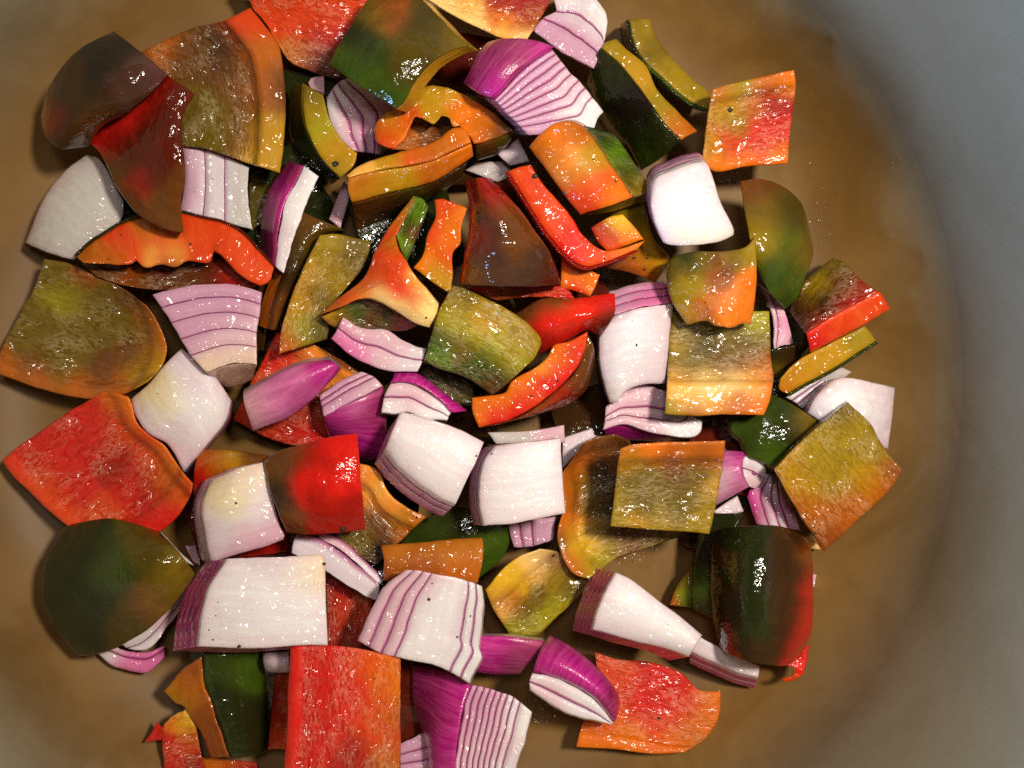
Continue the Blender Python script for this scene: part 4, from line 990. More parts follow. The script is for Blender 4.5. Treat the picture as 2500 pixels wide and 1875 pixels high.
p.flesh([(1170, 1230, 1), (1350, 1270), (1530, 1350, 1), (1550, 1500, 1), (1380, 1480), (1230, 1380, 1)], 23, [(1300, 1320, 'dbrown'), (1450, 1400, 'dolive')], dz=5, cut='dbrown', skin='dkgreen')
# 52
p = pepper('pepper_piece', 'tall olive yellow pepper piece, inner face up, left of the saddle shaped orange piece', 'F')
p.flesh([(500, 342, 1), (600, 335), (720, 355), (850, 385, 1), (810, 530), (700, 680), (600, 800), (550, 1045, 1), (400, 1090), (222, 1150, 1), (235, 1000), (330, 700), (430, 480)],
        (31, 30, 27, 29), [(560, 400, 'yolive'), (750, 420, 'olive'), (430, 600, 'gold'), (550, 550, 'yolive'), (350, 800, 'gold'), (500, 750, 'olive'), (600, 650, 'yolive'), (400, 1000, 'ygreen'), (280, 1080, 'dorange'), (480, 1000, 'dolive'), (700, 550, 'olive')], cut='olive', skin='dkgreen', dz=6, fibre='v', d=(-6, 0), rims=[(0, .16, 1)])
# 53
p = pepper('pepper_piece', 'dark brown pepper piece with an orange edge standing behind the tall olive yellow piece', 'F')
p.skin([(385, 185, 1), (520, 245), (670, 310, 1), (520, 345), (400, 560), (300, 760), (225, 985, 1), (155, 980, 1), (190, 800), (280, 520)], (24, 22, 20, 22), [(450, 280, 'brown'), (550, 290, 'dolive'), (300, 600, 'dbrown'), (220, 850, 'brown'), (400, 400, 'dolive')], dz=5, d=(-78, -22), cut='dorange', bulge=(2, 2))
# 54
p = onion('onion_slice', 'curved pink onion slice of two layers lying in front of the saddle shaped orange piece', 'F')
p.slices([(655, 895, 1), (700, 925), (760, 960), (850, 978), (960, 985), (1050, 1045), (1140, 1090), (1220, 1108, 1), (1195, 1190), (1160, 1266, 1), (960, 1262), (820, 1210), (700, 1150), (573, 1040, 1), (620, 970)],
         34, [0, .50, 1], [(800, 1000, 'pink'), (1000, 1080, 'pink'), (900, 1200, 'pink'), (700, 1120, 'rose'), (750, 1180, 'rose'), (1100, 1220, 'white2')], dz=12, d=(0, 0), lw=6)
# 55
p = onion('onion_slice', 'magenta onion crescent with a white cut face, standing on edge left of centre top', 'Z')
p.oskin([(563, 560, 1), (566, 460), (580, 410), (622, 347, 1), (656, 358, 1), (645, 383), (619, 430), (602, 500), (594, 575, 1)], (18, 22, 31, 31), [(600, 430, 'magenta'), (580, 520, 'dmag'), (630, 370, 'dmag')], dz=4, bulge=(2, 2))
p.slices([(595, 576, 1), (603, 500), (620, 430), (646, 383), (657, 358, 1), (689, 381, 1), (662, 440), (637, 510), (613, 591, 1)], 31, [0, 1], [(640, 420, 'white'), (610, 550, 'white2')], dz=10, lw=3)
# 56
p = onion('onion_wedge', 'onion wedge of five broad lilac layers narrowing downwards, left of centre', 'E')
p.slices([(1028, 606, 1), (1150, 572), (1300, 545), (1500, 532), (1640, 550), (1770, 592, 1), (1750, 750), (1735, 920), (1735, 1080, 1), (1560, 1075), (1390, 1132, 1), (1300, 1030), (1210, 890), (1100, 710)],
         35, [0, .17, .36, .56, .76, 1], [(1400, 600, 'lilac'), (1400, 800, 'lilac'), (1550, 900, 'pink'), (1550, 1050, (.72, .55, .42)), (1500, 700, 'lilac')], dz=16, d=(-10, 0), lw=5)
p.face([(1392, 1134, 1), (1560, 1078), (1735, 1082, 1), (1705, 1180, 1), (1600, 1225), (1515, 1230, 1)], (34, 34, 22, 22), 'tan', dz=3, name='core', mat='onion')
# 57
p = onion('onion_piece', 'smooth white onion piece with oily yellow spot, right of the streaked red diamond', 'I')
p.layers([(1225, -140, 1), (1300, -80), (1420, 20), (1500, 120), (1562, 215, 1), (1530, 340), (1400, 510), (1240, 696, 1), (1130, 510), (1000, 440), (920, 330), (880, 205, 1), (1000, 100), (1130, -50)],
         (29, 26, 24, 27), [(1200, 200, 'white'), (1070, 180, (.72, .60, .30)), (1100, 210, (.76, .66, .40)), (1300, 50, 'white2'), (1450, 350, 'white'), (1000, 330, 'white2'), (1150, 450, 'white2')], n=2, dz=11, d=(30, 34), side=['white2', 'purple'], bulge=(3, 2), thin=[.6, .4])
# 58
p = pepper('pepper_piece', 'large red pepper diamond with whitish streaks and orange torn rim, at the left edge', 'I')
p.flesh([(15, 622, 1), (120, 530), (300, 400), (450, 300), (610, 205), (700, 150), (868, 188, 1), (890, 240), (925, 360), (1000, 440), (1110, 518), (1160, 590), (1230, 690), (1303, 775, 1), (1290, 850), (1180, 1020), (1000, 1150), (785, 1250, 1), (640, 1180), (480, 1080), (330, 960), (200, 835), (70, 705)],
        (17, 27, 30, 24), [(150, 620, 'red'), (400, 500, 'red'), (600, 300, 'red'), (700, 500, 'red'), (500, 800, 'red'), (800, 350, 'red'), (860, 240, 'orange'), (900, 330, 'orange'), (800, 210, 'orange'), (950, 450, 'redor'), (1080, 550, 'orange'), (1150, 680, 'orange'), (1000, 600, 'red'), (1150, 790, 'orange'), (1220, 800, 'redor'), (900, 800, 'red'), (1100, 930, 'red'), (900, 1100, 'red'), (700, 1000, 'redor'), (400, 950, 'redor'), (250, 820, 'redor'), (750, 1200, 'redor'), (120, 680, 'redor'), (800, 650, 'dred'), (1000, 800, 'dred')],
        cut='redor', skin='dred', rims=[(1, .12, 2.5), (2, .16, 3.0), (3, .08, 1.0)], dz=6, bulge=(-2, -1))
# 59
p = pepper('pepper_piece', 'large brown olive pepper piece, glistening with orange rounded rim, at the left edge', 'E')
p.flesh([(298, 362, 1), (450, 392), (620, 465), (800, 545), (990, 680, 1), (1070, 800), (1130, 970), (1095, 1090), (1000, 1195, 1), (850, 1275), (600, 1312), (300, 1250), (-10, 1145, 1), (-5, 1010), (120, 760), (230, 560)],
        (20, 28, 24, 15), [(350, 420, 'olive'), (500, 600, 'olive'), (700, 600, 'olive'), (300, 800, 'olive'), (150, 950, 'olive'), (600, 850, 'olive'), (500, 1000, 'olive'), (800, 800, 'olive'), (900, 1000, 'brown'), (700, 1120, 'brown'), (400, 1100, 'olive'), (200, 1080, 'brown'), (650, 700, 'olive'), (450, 650, 'ygreen'), (450, 800, 'olive'), (350, 950, 'olive'), (950, 850, 'olive'), (600, 445, 'borange'), (850, 580, 'brown'), (1030, 760, 'dorange'), (1090, 930, 'dorange'), (1060, 1060, 'gold'), (980, 1140, 'gold'), (800, 1240, 'dorange'), (500, 1240, 'dorange'), (250, 1190, 'dorange'), (30, 1090, 'dorange')],
        cut='dorange', skin='brown', rims=[(1, .12, 2.5), (2, .12, 3.0)], bulge=(-2, -2), dz=6, amp=.5)
# 60
p = pepper('pepper_piece', 'mouth shaped orange red pepper end with ragged pith, below the dark folded piece', 'E')
p.edge([(512, 352, 1), (600, 270), (720, 195), (900, 92), (1050, 62), (1220, 62), (1400, 95), (1550, 145), (1700, 260), (1852, 425, 1), (1820, 520), (1760, 548, 1), (1640, 490), (1560, 410), (1500, 350), (1440, 322), (1415, 390), (1330, 385), (1250, 382), (1180, 422), (1100, 405), (1000, 422), (950, 410), (918, 372), (890, 400), (800, 402), (680, 400), (560, 392, 1)],
       (28, 30, 31, 31), [(600, 320, 'dorange'), (800, 250, 'redor'), (1000, 180, 'dorange'), (1300, 150, 'redor'), (1600, 280, 'redor'), (1780, 430, 'redor'), (1040, 325, 'pale'), (1180, 312, 'pale'), (1110, 330, 'redor'), (1040, 250, 'redor'), (1180, 240, 'redor'), (1150, 395, 'borange'), (900, 330, 'redor'), (780, 340, 'dorange'), (1300, 330, 'redor'), (1300, 250, 'redor'), (1500, 300, 'redor')], dz=8, cut='dred', rough=2.2, skinside=(0, [(900, 80, 'dkgreen'), (1700, 250, 'maroon')], .8))
p.face([(540, 385, 1), (800, 390), (1200, 400), (1500, 350), (1760, 540, 1), (1700, 560), (1500, 552, 1), (1200, 572), (1000, 572), (820, 540), (650, 482, 1)], (20, 22, 26, 24), [(700, 430, 'brown'), (900, 480, 'borange'), (1100, 480, 'maroon'), (1400, 450, 'maroon'), (1600, 520, 'dred'), (1300, 540, 'brown'), (1000, 540, 'brown')], dz=5, name='flesh', mat='flesh')
# 61
p = onion('onion_piece', 'grey translucent onion piece against the left pot wall, under the dark folded pepper', 'Z')
p.layers([(188, 333, 1), (215, 345), (268, 435, 1), (262, 475), (210, 515), (160, 562, 1), (100, 545), (57, 525, 1), (95, 430), (145, 365)], (19, 21, 20, 17), [(180, 430, 'grey'), (120, 500, 'grey')], n=2, dz=10, d=(-8, 3), side=['grey', 'purple'], thin=[.7, .3], bulge=(2, 2))
# 62
p = onion('onion_piece', 'onion piece of three vertical layers, pink to white, right of the dark folded pepper', 'A')
p.slices([(1215, 1420, 1), (1250, 1220), (1230, 985, 1), (1400, 1015), (1550, 1060), (1682, 1130, 1), (1672, 1250), (1682, 1400), (1706, 1552, 1), (1550, 1510), (1400, 1470)], 27, [0, .32, .62, 1], [(1270, 1200, 'lilac'), (1400, 1200, 'white2'), (1600, 1300, 'grey'), (1500, 1300, 'white2')], dz=12, lw=5)
# 63
p = pepper('pepper_strip', 'curved olive pepper strip on edge with a black peppercorn, left of top centre', 'B')
p.edge([(392, 565, 1), (450, 600), (522, 640, 1), (540, 720), (575, 820), (640, 930), (752, 1035, 1), (735, 1110), (642, 1200, 1), (560, 1130), (480, 1020), (415, 880), (385, 720)], (31, 32, 33, 32), [(450, 620, 'olive'), (480, 750, 'yolive'), (520, 870, 'ygreen'), (600, 980, 'gold'), (700, 1060, 'gold'), (620, 1150, 'yolive')], dz=10, cut='olive', d=(0, 0))
p.face([(300, 602, 1), (340, 570), (391, 563, 1), (384, 720), (414, 880), (479, 1022), (638, 1205, 1), (580, 1245, 1), (480, 1160), (380, 1050), (300, 920)], (20, 31, 32, 15), [(340, 620, 'olive'), (360, 900, 'green'), (450, 1100, 'dkgreen'), (550, 1200, 'dkgreen'), (330, 750, 'dolive')], dz=2.5)
# 64
p = onion('onion_piece', 'onion piece with fine curved purple lines, in the shade under the green square, top centre', 'B')
p.slices([(700, 1010, 1), (600, 900), (560, 780), (545, 660, 1), (620, 560), (730, 510, 1), (850, 600), (1000, 740), (960, 900), (925, 1045, 1), (800, 1030)], 21, [0, .3, .52, .75, 1], [(600, 750, 'white2'), (700, 800, 'pink'), (850, 850, 'lilac')], dz=12, lw=6)
p = onion('onion_piece', 'tiny pale onion tip above the curved olive strip with the peppercorn', 'B')
p.layers([(420, 560, 1), (440, 525), (530, 512, 1), (532, 640, 1), (440, 600, 1)], 20, 'pink', n=1, dz=6)
# 65
p = pepper('pepper_piece', 'arched orange pepper end with glittering wet top, under the green square', 'B')
p.edge([(862, 882, 1), (890, 820), (940, 770), (1040, 700), (1200, 592), (1300, 585), (1400, 602), (1550, 680), (1700, 790), (1815, 885, 1), (1700, 930), (1540, 972, 1), (1500, 900), (1440, 850), (1400, 860), (1370, 800), (1320, 790), (1270, 842), (1200, 800), (1140, 788), (1110, 850), (1080, 930), (1000, 1010, 1), (880, 960)],
       (33, 32, 35, 35), [(900, 860, 'dorange'), (1000, 780, 'gold'), (1080, 780, 'redor'), (1200, 650, 'gold'), (1350, 650, 'gold'), (1450, 750, 'orange'), (1600, 850, 'dorange'), (1750, 880, 'brown'), (1500, 850, 'orange'), (1300, 770, 'gold'), (950, 950, 'redor'), (1060, 880, 'orange')], dz=10, cut='borange', amp=.8, asc=.03, rough=2.5)
p.face([(1100, 800, 1), (1250, 830), (1410, 850, 1), (1290, 985, 1), (1100, 1010), (930, 1010, 1), (1050, 930)], (24, 24, 28, 28), [(1150, 870, 'dorange'), (1250, 900, 'brown'), (1050, 980, 'dorange')], dz=4, name='flesh', mat='flesh')
p.face([(1545, 975, 1), (1700, 932), (1818, 887, 1), (1780, 960), (1700, 1045, 1), (1560, 1085, 1)], (34, 31, 24, 26), [(1620, 1000, 'brown'), (1750, 930, 'dolive'), (1600, 1060, 'dkgreen')], dz=3)
# 66
p = pepper('pepper_strip', 'long orange yellow pepper bar lying across the arched orange pepper end', 'B')
p.edge([(680, 1185, 1), (770, 1115), (1020, 1032), (1270, 955), (1400, 865), (1470, 860, 1), (1500, 900), (1522, 962, 1), (1380, 1030), (1250, 1085), (1000, 1135), (800, 1170), (690, 1202, 1)], (37, 38, 39, 38), [(750, 1150, 'pale'), (1000, 1080, 'gold'), (1200, 1040, 'dorange'), (1400, 930, 'dorange'), (1480, 900, 'orange'), (1100, 1080, 'redor')], dz=8, cut='dorange')
p.edge([(692, 1205, 1), (800, 1173), (1000, 1138), (1250, 1088), (1524, 965, 1), (1530, 1010), (1535, 1056, 1), (1300, 1210), (1000, 1295), (715, 1370, 1), (690, 1290)], (38, 38, 34, 34), [(800, 1250, 'dorange'), (1000, 1200, 'gold'), (1300, 1120, 'dorange'), (1500, 1000, 'orange'), (850, 1300, 'gold')], dz=7, cut='dolive', name='cut_edge')
p.face([(716, 1372, 1), (1000, 1298), (1300, 1212), (1500, 1090, 1), (1450, 1200), (1150, 1400, 1), (950, 1480), (745, 1565, 1)], (33, 33, 16, 16), [(900, 1380, 'brown'), (1100, 1300, 'dolive'), (1350, 1200, 'dbrown'), (1000, 1450, 'dbrown')], dz=3)
# 68
p = pepper('pepper_piece', 'mustard yellow pepper piece with dark specks, under the brightest white onion block', 'G')
p.skin([(950, 190, 1), (1170, 140, 1), (1230, 360), (1345, 490, 1), (1300, 580), (1245, 662, 1), (1050, 590), (850, 535), (880, 400)], (24, 25, 24, 22), [(1000, 300, 'yolive'), (1100, 250, 'olive'), (1150, 400, 'gold'), (1050, 500, 'dorange'), (1250, 520, 'gold'), (1150, 600, 'dorange'), (950, 540, 'brown')], dz=5, cut='dorange', bulge=(2, 3))
# 69
p = onion('onion_wedge', 'tall smooth white onion wedge with pink layered top, right of the glossy red pepper', 'G')
p.slices([(930, 722, 1), (1050, 685), (1180, 665), (1300, 662, 1), (1340, 730), (1362, 800, 1), (1150, 830), (970, 882, 1), (930, 820)], (28, 28, 33, 33), [0, .34, .66, 1], [(1100, 700, 'lilac'), (1200, 780, 'rose')], dz=12, lw=6)
p.layers([(968, 884, 1), (1150, 833), (1365, 803, 1), (1345, 1000), (1330, 1200), (1310, 1345, 1), (1150, 1355), (1040, 1400), (990, 1470), (935, 1475, 1), (880, 1280), (862, 1050), (890, 960)], (34, 34, 30, 30), [(1100, 1000, 'white'), (1000, 1300, 'white'), (1250, 1250, 'white2'), (1200, 850, 'white2')], n=2, dz=14, d=(-30, 4), side=['white', 'purple'], thin=[.75, .25], bulge=(3, 1))
# 70
p = pepper('pepper_piece', 'glossy bright red pepper piece with a brown patch, right of the olive block', 'G')
p.skin([(290, 880, 1), (480, 775), (700, 770), (850, 750), (972, 735, 1), (968, 880), (872, 1032, 1), (830, 1010), (790, 985), (640, 1060), (470, 1150, 1), (380, 1000)], (33, 36, 34, 30), [(420, 830, 'brown'), (600, 790, 'brown'), (520, 930, 'red'), (700, 870, (.80, .03, .008)), (600, 980, (.72, .02, .008)), (780, 830, (.75, .02, .008)), (900, 780, 'red'), (920, 900, 'maroon'), (860, 1000, 'maroon'), (750, 950, 'red'), (480, 1080, 'dred')], dz=5, cut='dred', bulge=(4, 4))
# 71
p = pepper('pepper_strip', 'curved red pepper strip with brown skin side, below the glossy red piece', 'G')
p.edge([(5, 1440, 1), (100, 1428), (230, 1405), (270, 1330), (420, 1245), (520, 1160), (560, 1085), (660, 1060), (790, 992, 1), (775, 1105, 1), (710, 1245), (525, 1430), (295, 1575), (52, 1645, 1), (10, 1550)],
       (33, 39, 38, 33), [(50, 1480, 'orange'), (200, 1450, 'orange'), (350, 1320, 'orange'), (480, 1210, 'peach'), (600, 1120, 'orange'), (650, 1120, 'redor'), (750, 1020, 'redor'), (400, 1420, 'redor'), (200, 1550, 'red'), (330, 1500, 'red'), (480, 1380, 'red'), (600, 1270, 'red'), (720, 1150, 'red')], dz=8, cut='dred')
p.face([(55, 1648, 1), (297, 1578), (527, 1433), (712, 1248), (785, 1005, 1), (830, 1100), (838, 1200, 1), (800, 1350), (740, 1430), (600, 1510), (400, 1570, 1), (230, 1610)], (32, 38, 30, 28), [(300, 1580, (.20, .045, .012)), (500, 1480, (.20, .05, .012)), (700, 1300, (.17, .05, .012)), (800, 1100, 'brown'), (820, 1250, 'brown'), (600, 1450, 'dred')], dz=3, bulge=(0, 3), amp=.4)
# 72
p = pepper('pepper_piece', 'plain brown orange pepper rectangle above the white wedge with purple shoulders', 'J')
p.edge([(908, 1192, 1), (1200, 1170), (1450, 1145), (1598, 1140, 1), (1605, 1200), (1600, 1300), (1565, 1450, 1), (1300, 1460), (930, 1430, 1), (930, 1300)], (29, 30, 31, 30), [(1000, 1230, (.44, .13, .008)), (1300, 1200, (.40, .12, .008)), (1500, 1220, (.42, .13, .008)), (1200, 1330, 'borange'), (1000, 1350, 'borange'), (1500, 1380, 'dorange')], dz=7, cut='borange', bulge=(0, 2))
# 73
p = pepper('pepper_piece', 'brown pepper piece with a pale orange rib, under the tilted white onion square', 'J')
p.flesh([(770, 640, 1), (850, 660), (905, 700), (960, 830), (1080, 930), (1218, 1000, 1), (1050, 1160), (880, 1330, 1), (750, 1260), (600, 1130, 1), (690, 850)], (26, 28, 23, 23), [(840, 720, 'peach'), (900, 830, 'pale'), (1000, 920, 'peach'), (1120, 1000, 'dorange'), (850, 880, 'peach'), (1050, 1010, 'gold'), (850, 1000, 'brown'), (950, 1080, 'brown'), (800, 1150, 'olive'), (900, 1230, 'dbrown'), (720, 1120, 'olive'), (1080, 1100, 'dorange')], dz=5.5, cut='dorange', skin='dkgreen', rims=[(0, .26, 3)])
# 74
p = pepper('pepper_piece', 'green pepper piece in the shade between two white onion squares and brown orange rectangle', 'J')
p.skin([(1040, 1170, 1), (1200, 1020), (1450, 930, 1), (1700, 1000), (1800, 1065, 1), (1785, 1160), (1720, 1290), (1570, 1420, 1), (1300, 1300)], (18, 19, 17, 15), [(1250, 1080, 'green'), (1650, 1120, 'midgreen'), (1700, 1250, 'midgreen'), (1450, 1100, 'dkgreen'), (1600, 1350, 'midgreen')], dz=5, cut='olive', bulge=(2, 3))
# 75
p = onion('onion_slice', 'two thin curved white onion strips splitting apart, below the dark red square', 'L')
p.slices([(1445, 78, 1), (1600, 112), (1750, 200), (1900, 325), (2010, 420, 1), (2008, 470), (1998, 530, 1), (1950, 515), (1800, 435), (1650, 335), (1412, 208, 1), (1425, 130)], 29, [0, 1], [(1550, 180, 'white2'), (1900, 430, 'white2')], dz=10, lw=4, firstline=True)
p.slices([(1600, 78, 1), (1700, 88), (1800, 150), (1920, 270), (2052, 392, 1), (2005, 418, 1), (1900, 320), (1750, 195), (1600, 105, 1)], (26, 26, 27, 27), [0, 1], [(1750, 140, 'pink'), (1950, 330, 'white2')], dz=9, lw=4, firstline=True)
# 76
p = pepper('pepper_piece', 'yellow green pepper piece with a bright yellow rib and a wet inner face, lower centre', 'M')
p.flesh([(785, 455, 1), (900, 320), (1020, 230), (1155, 178, 1), (1300, 210), (1380, 300), (1492, 392, 1), (1400, 520), (1250, 660), (1160, 750), (1050, 775), (955, 772, 1), (900, 680), (840, 590)],
        (22, 25, 20, 18), [(830, 500, 'gold'), (900, 430, 'yellow'), (1000, 330, 'yellow'), (1100, 260, 'cream'), (1180, 250, 'cream'), (1100, 330, 'pale'), (1000, 430, 'yellow'), (900, 560, 'pale'), (950, 520, 'dorange'), (1250, 380, 'yolive'), (1150, 500, 'olive'), (1050, 600, 'olive'), (1000, 720, 'ygreen'), (1150, 680, 'ygreen'), (1350, 430, 'olive'), (1280, 560, 'ygreen'), (1250, 250, 'brown')], cut='yolive', skin='olive', rims=[(0, .3, 3.5)], dz=6, fibre='u', amp=.4)
# 77
p = pepper('pepper_piece', 'curved brown pepper cup with bright yellow lower rib, left of the orange-banded square', 'K')
p.flesh([(570, 295, 1), (640, 210), (720, 178), (820, 165), (930, 205, 1), (1050, 450), (1200, 700), (1305, 850, 1), (1150, 900), (1050, 935), (880, 985), (790, 1040), (660, 1140, 1), (590, 1130), (535, 1090), (470, 970), (440, 820), (490, 640), (482, 430)],
        (27, 29, 20, 24), [(700, 210, 'brown'), (620, 290, 'borange'), (540, 420, 'dorange'), (540, 600, 'dorange'), (640, 500, 'olive'), (660, 620, 'olive'), (750, 450, 'dbrown'), (770, 600, 'dbrown'), (520, 780, 'orange'), (470, 850, 'brown'), (600, 850, 'yellow'), (660, 950, 'yellow'), (700, 1030, 'ygreen'), (580, 1050, 'dorange'), (760, 850, 'olive'), (800, 930, 'yolive'), (900, 880, 'brown'), (1100, 870, 'olive'), (850, 300, 'brown')], cut='brown', skin='dkgreen', rims=[(3, .18, 4), (0, .1, 2)], bulge=(-4, -4), dz=6, rough=2.2)
# 78
p = pepper('pepper_piece', 'square olive pepper piece with smooth orange top band, right of centre', 'K')
p.flesh([(868, 262, 1), (950, 235), (1100, 222), (1350, 215), (1580, 207, 1), (1555, 420), (1520, 620), (1470, 842, 1), (1350, 830), (1150, 815), (800, 790, 1), (820, 620), (845, 420)],
        (41, 41, 37, 38), [(900, 300, 'dorange'), (1100, 270, 'orange'), (1300, 260, 'dorange'), (1520, 250, 'dorange'), (920, 350, 'gold'), (1200, 335, 'borange'), (1450, 330, 'borange'), (950, 430, 'olive'), (1100, 430, 'olive'), (1250, 430, 'brown'), (1400, 430, 'olive'), (870, 600, 'yolive'), (950, 600, 'olive'), (1250, 680, 'olive'), (1450, 680, 'yolive'), (950, 500, 'olive'), (1200, 550, 'olive'), (1050, 650, 'olive'), (1350, 600, 'olive'), (1400, 780, 'yolive'), (870, 750, 'yolive'), (1150, 750, 'yolive'), (1500, 520, 'gold'), (980, 770, 'gold')], cut='olive', skin='dkgreen', rims=[(0, .2, 2.5)], dz=6, bulge=(0, -1.5), amp=.5)
# 79
p = onion('onion_piece', 'striped onion piece with magenta underside, below the tall smooth white wedge', 'H')
p.slices([(-60, 1090, 1), (20, 1010), (150, 938), (260, 950), (360, 985, 1), (480, 1120), (592, 1185, 1), (585, 1250), (540, 1290), (300, 1275), (180, 1240), (60, 1205), (-80, 1245, 1)], 26, [0, .42, .66, 1], [(200, 980, 'pink'), (100, 1100, 'pink'), (250, 1150, 'pink'), (450, 1230, 'white'), (550, 1220, 'white')], dz=10, lw=6, d=(0, 0))
p.oskin([(-70, 1240, 1), (60, 1207), (180, 1242), (300, 1277), (560, 1282, 1), (440, 1316, 1), (300, 1322), (120, 1312), (-60, 1300, 1)], (24, 24, 16, 16), 'magenta', dz=3)
# 80
p = onion('onion_piece', 'pinkish white onion piece with a magenta right edge, behind the mottled olive and orange piece', 'H')
p.slices([(1075, 700, 1), (1060, 450), (955, 230, 1), (1060, 330), (1150, 440), (1210, 662, 1), (1140, 672, 1)], 20, [0, .25, 1], [(1050, 400, 'pink'), (1150, 600, 'pink'), (1180, 560, 'rose')], dz=10, lw=6)
# bits
p = onion('onion_piece', 'dim narrow onion sliver in the dark gap under the long orange yellow bar', 'B')
p.layers([(560, 1480, 1), (665, 1215, 1), (700, 1330, 1), (640, 1545, 1)], 16, 'pink', n=1, dz=6)
p = onion('onion_piece', 'pale onion bit between the arched orange end and the magenta wedge', 'B')
p.layers([(1700, 1040, 1), (1840, 930, 1), (1915, 1090, 1), (1780, 1120, 1)], 22, 'white2', n=1, dz=8, side='purple')
p = onion('onion_piece', 'grey translucent onion shred above the tip of the brown triangle', 'B')
p.layers([(1480, 1150, 1), (1560, 1095, 1), (1760, 1090, 1), (1800, 1180), (1700, 1230, 1)], 16, 'grey', n=1, dz=5)
p = pepper('pepper_piece', 'dark olive pepper piece in the gap right of the three layered onion', 'A')
p.skin([(1670, 1120, 1), (1840, 1190, 1), (1810, 1480, 1), (1690, 1560, 1)], 15, 'dolive', dz=5, cut='dolive')
p = pepper('pepper_piece', 'dark green pepper piece on the pot floor in the gap above the mouth shaped piece', 'E')
p.skin([(1550, 120, 1), (1720, 130, 1), (1790, 300, 1), (1650, 260, 1)], 13, 'dkgreen', dz=5, cut='dkgreen')
# dark pieces added deep in the pile to blacken the gaps between vegetables
GAP_FILL = [
    ('Z', [(590, 640, 1), (720, 560, 1), (760, 800, 1), (620, 820, 1)], 'dbrown', 'added dark brown pepper piece darkening the gap below the tall olive yellow piece'),
    ('Z', [(740, 400, 1), (950, 360, 1), (1010, 560, 1), (800, 600, 1)], 'dkgreen', 'added dark green pepper piece darkening the gap under the long orange yellow bar'),
    ('Z', [(1060, 360, 1), (1200, 400, 1), (1320, 640, 1), (1160, 660, 1)], 'maroon', 'added dark red pepper piece darkening the gap right of the brown triangle'),
    ('Z', [(520, 340, 1), (640, 310, 1), (740, 470, 1), (620, 560, 1)], 'dkgreen', 'added dark green pepper piece darkening the gap below the curved olive strip with the peppercorn'),
    ('Z', [(860, 780, 1), (1060, 800, 1), (1080, 960, 1), (900, 960, 1)], 'dbrown', 'added dark brown pepper piece darkening the gap below the olive block'),
    ('Z', [(1180, 860, 1), (1330, 820, 1), (1350, 960, 1), (1220, 980, 1)], 'dbrown', 'added dark brown pepper piece darkening the gap beside the curved red strip'),
    ('Z', [(1480, 880, 1), (1640, 900, 1), (1640, 1080, 1), (1500, 1040, 1)], 'maroon', 'added dark red pepper piece darkening the gap below the cream ribbed square'),
    ('Z', [(1500, 1090, 1), (1620, 1080, 1), (1560, 1200, 1), (1480, 1180, 1)], 'dkgreen', 'added dark green pepper piece darkening the gap left of the dark green domed end'),
    ('Z', [(390, 1060, 1), (560, 1020, 1), (640, 1200, 1), (430, 1210, 1)], 'maroon', 'added dark red pepper piece darkening the gap under the creamy pink onion piece, lowest there'),
    ('Z', [(780, 900, 1), (930, 920, 1), (900, 1130, 1), (780, 1100, 1)], 'dkgreen', 'added dark green pepper piece darkening the gap under the tilted white onion square'),
    ('Z', [(700, 1130, 1), (860, 1140, 1), (870, 1290, 1), (720, 1300, 1)], 'dbrown', 'added dark brown pepper piece darkening the gap below the split onion strips'),
    ('Z', [(830, 1420, 1), (960, 1440, 1), (940, 1700, 1), (840, 1700, 1)], 'maroon', 'added dark maroon pepper piece darkening the gap right of the red rectangle'),
    ('Z', [(610, 150, 1), (760, 180, 1), (730, 320, 1), (600, 280, 1)], 'dkgreen', 'added dark green pepper piece darkening the gap behind the curved olive strip'),
    ('Z', [(900, 290, 1), (1100, 300, 1), (1090, 400, 1), (920, 400, 1)], 'dbrown', 'added dark brown pepper piece darkening the gap under the arched orange end'),
    ('Z', [(250, 300, 1), (420, 420, 1), (330, 520, 1), (230, 450, 1)], 'dkgreen', 'added dark green pepper piece darkening the gap under the dark folded piece'),
    ('Z', [(430, 560, 1), (600, 570, 1), (570, 760, 1), (440, 700, 1)], 'dbrown', 'added dark brown pepper piece darkening the gap under the wedge of five lilac layers'),
    ('Z', [(1640, 660, 1), (1740, 680, 1), (1720, 860, 1), (1640, 860, 1)], 'dkgreen', 'added dark green pepper piece darkening the gap right of the cream ribbed square'),
    ('Z', [(560, 30, 1), (720, 20, 1), (740, 170, 1), (600, 180, 1)], 'maroon', 'added dark maroon pepper piece darkening the gap below the streaked red piece at the top'),
    ('Z', [(400, 1380, 1), (640, 1400, 1), (620, 1600, 1), (470, 1640, 1)], 'dbrown', 'added dark brown pepper piece darkening the gap below the largest white onion block'),
    ('Z', [(950, 60, 1), (1120, 90, 1), (1040, 200, 1), (930, 170, 1)], 'maroon', 'added dark maroon pepper piece darkening the gap right of the green square'),
]
for tl, pts, c, lab in GAP_FILL:
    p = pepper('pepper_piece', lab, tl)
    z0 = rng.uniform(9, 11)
    p.skin(pts, [z0 + q for q in rng.choice([(4, 4, -3, -3), (-3, 4, 4, -3), (-3, -3, 4, 4), (4, -3, -3, 4)])], c, dz=5, cut='brown', bulge=(1, 2.5))
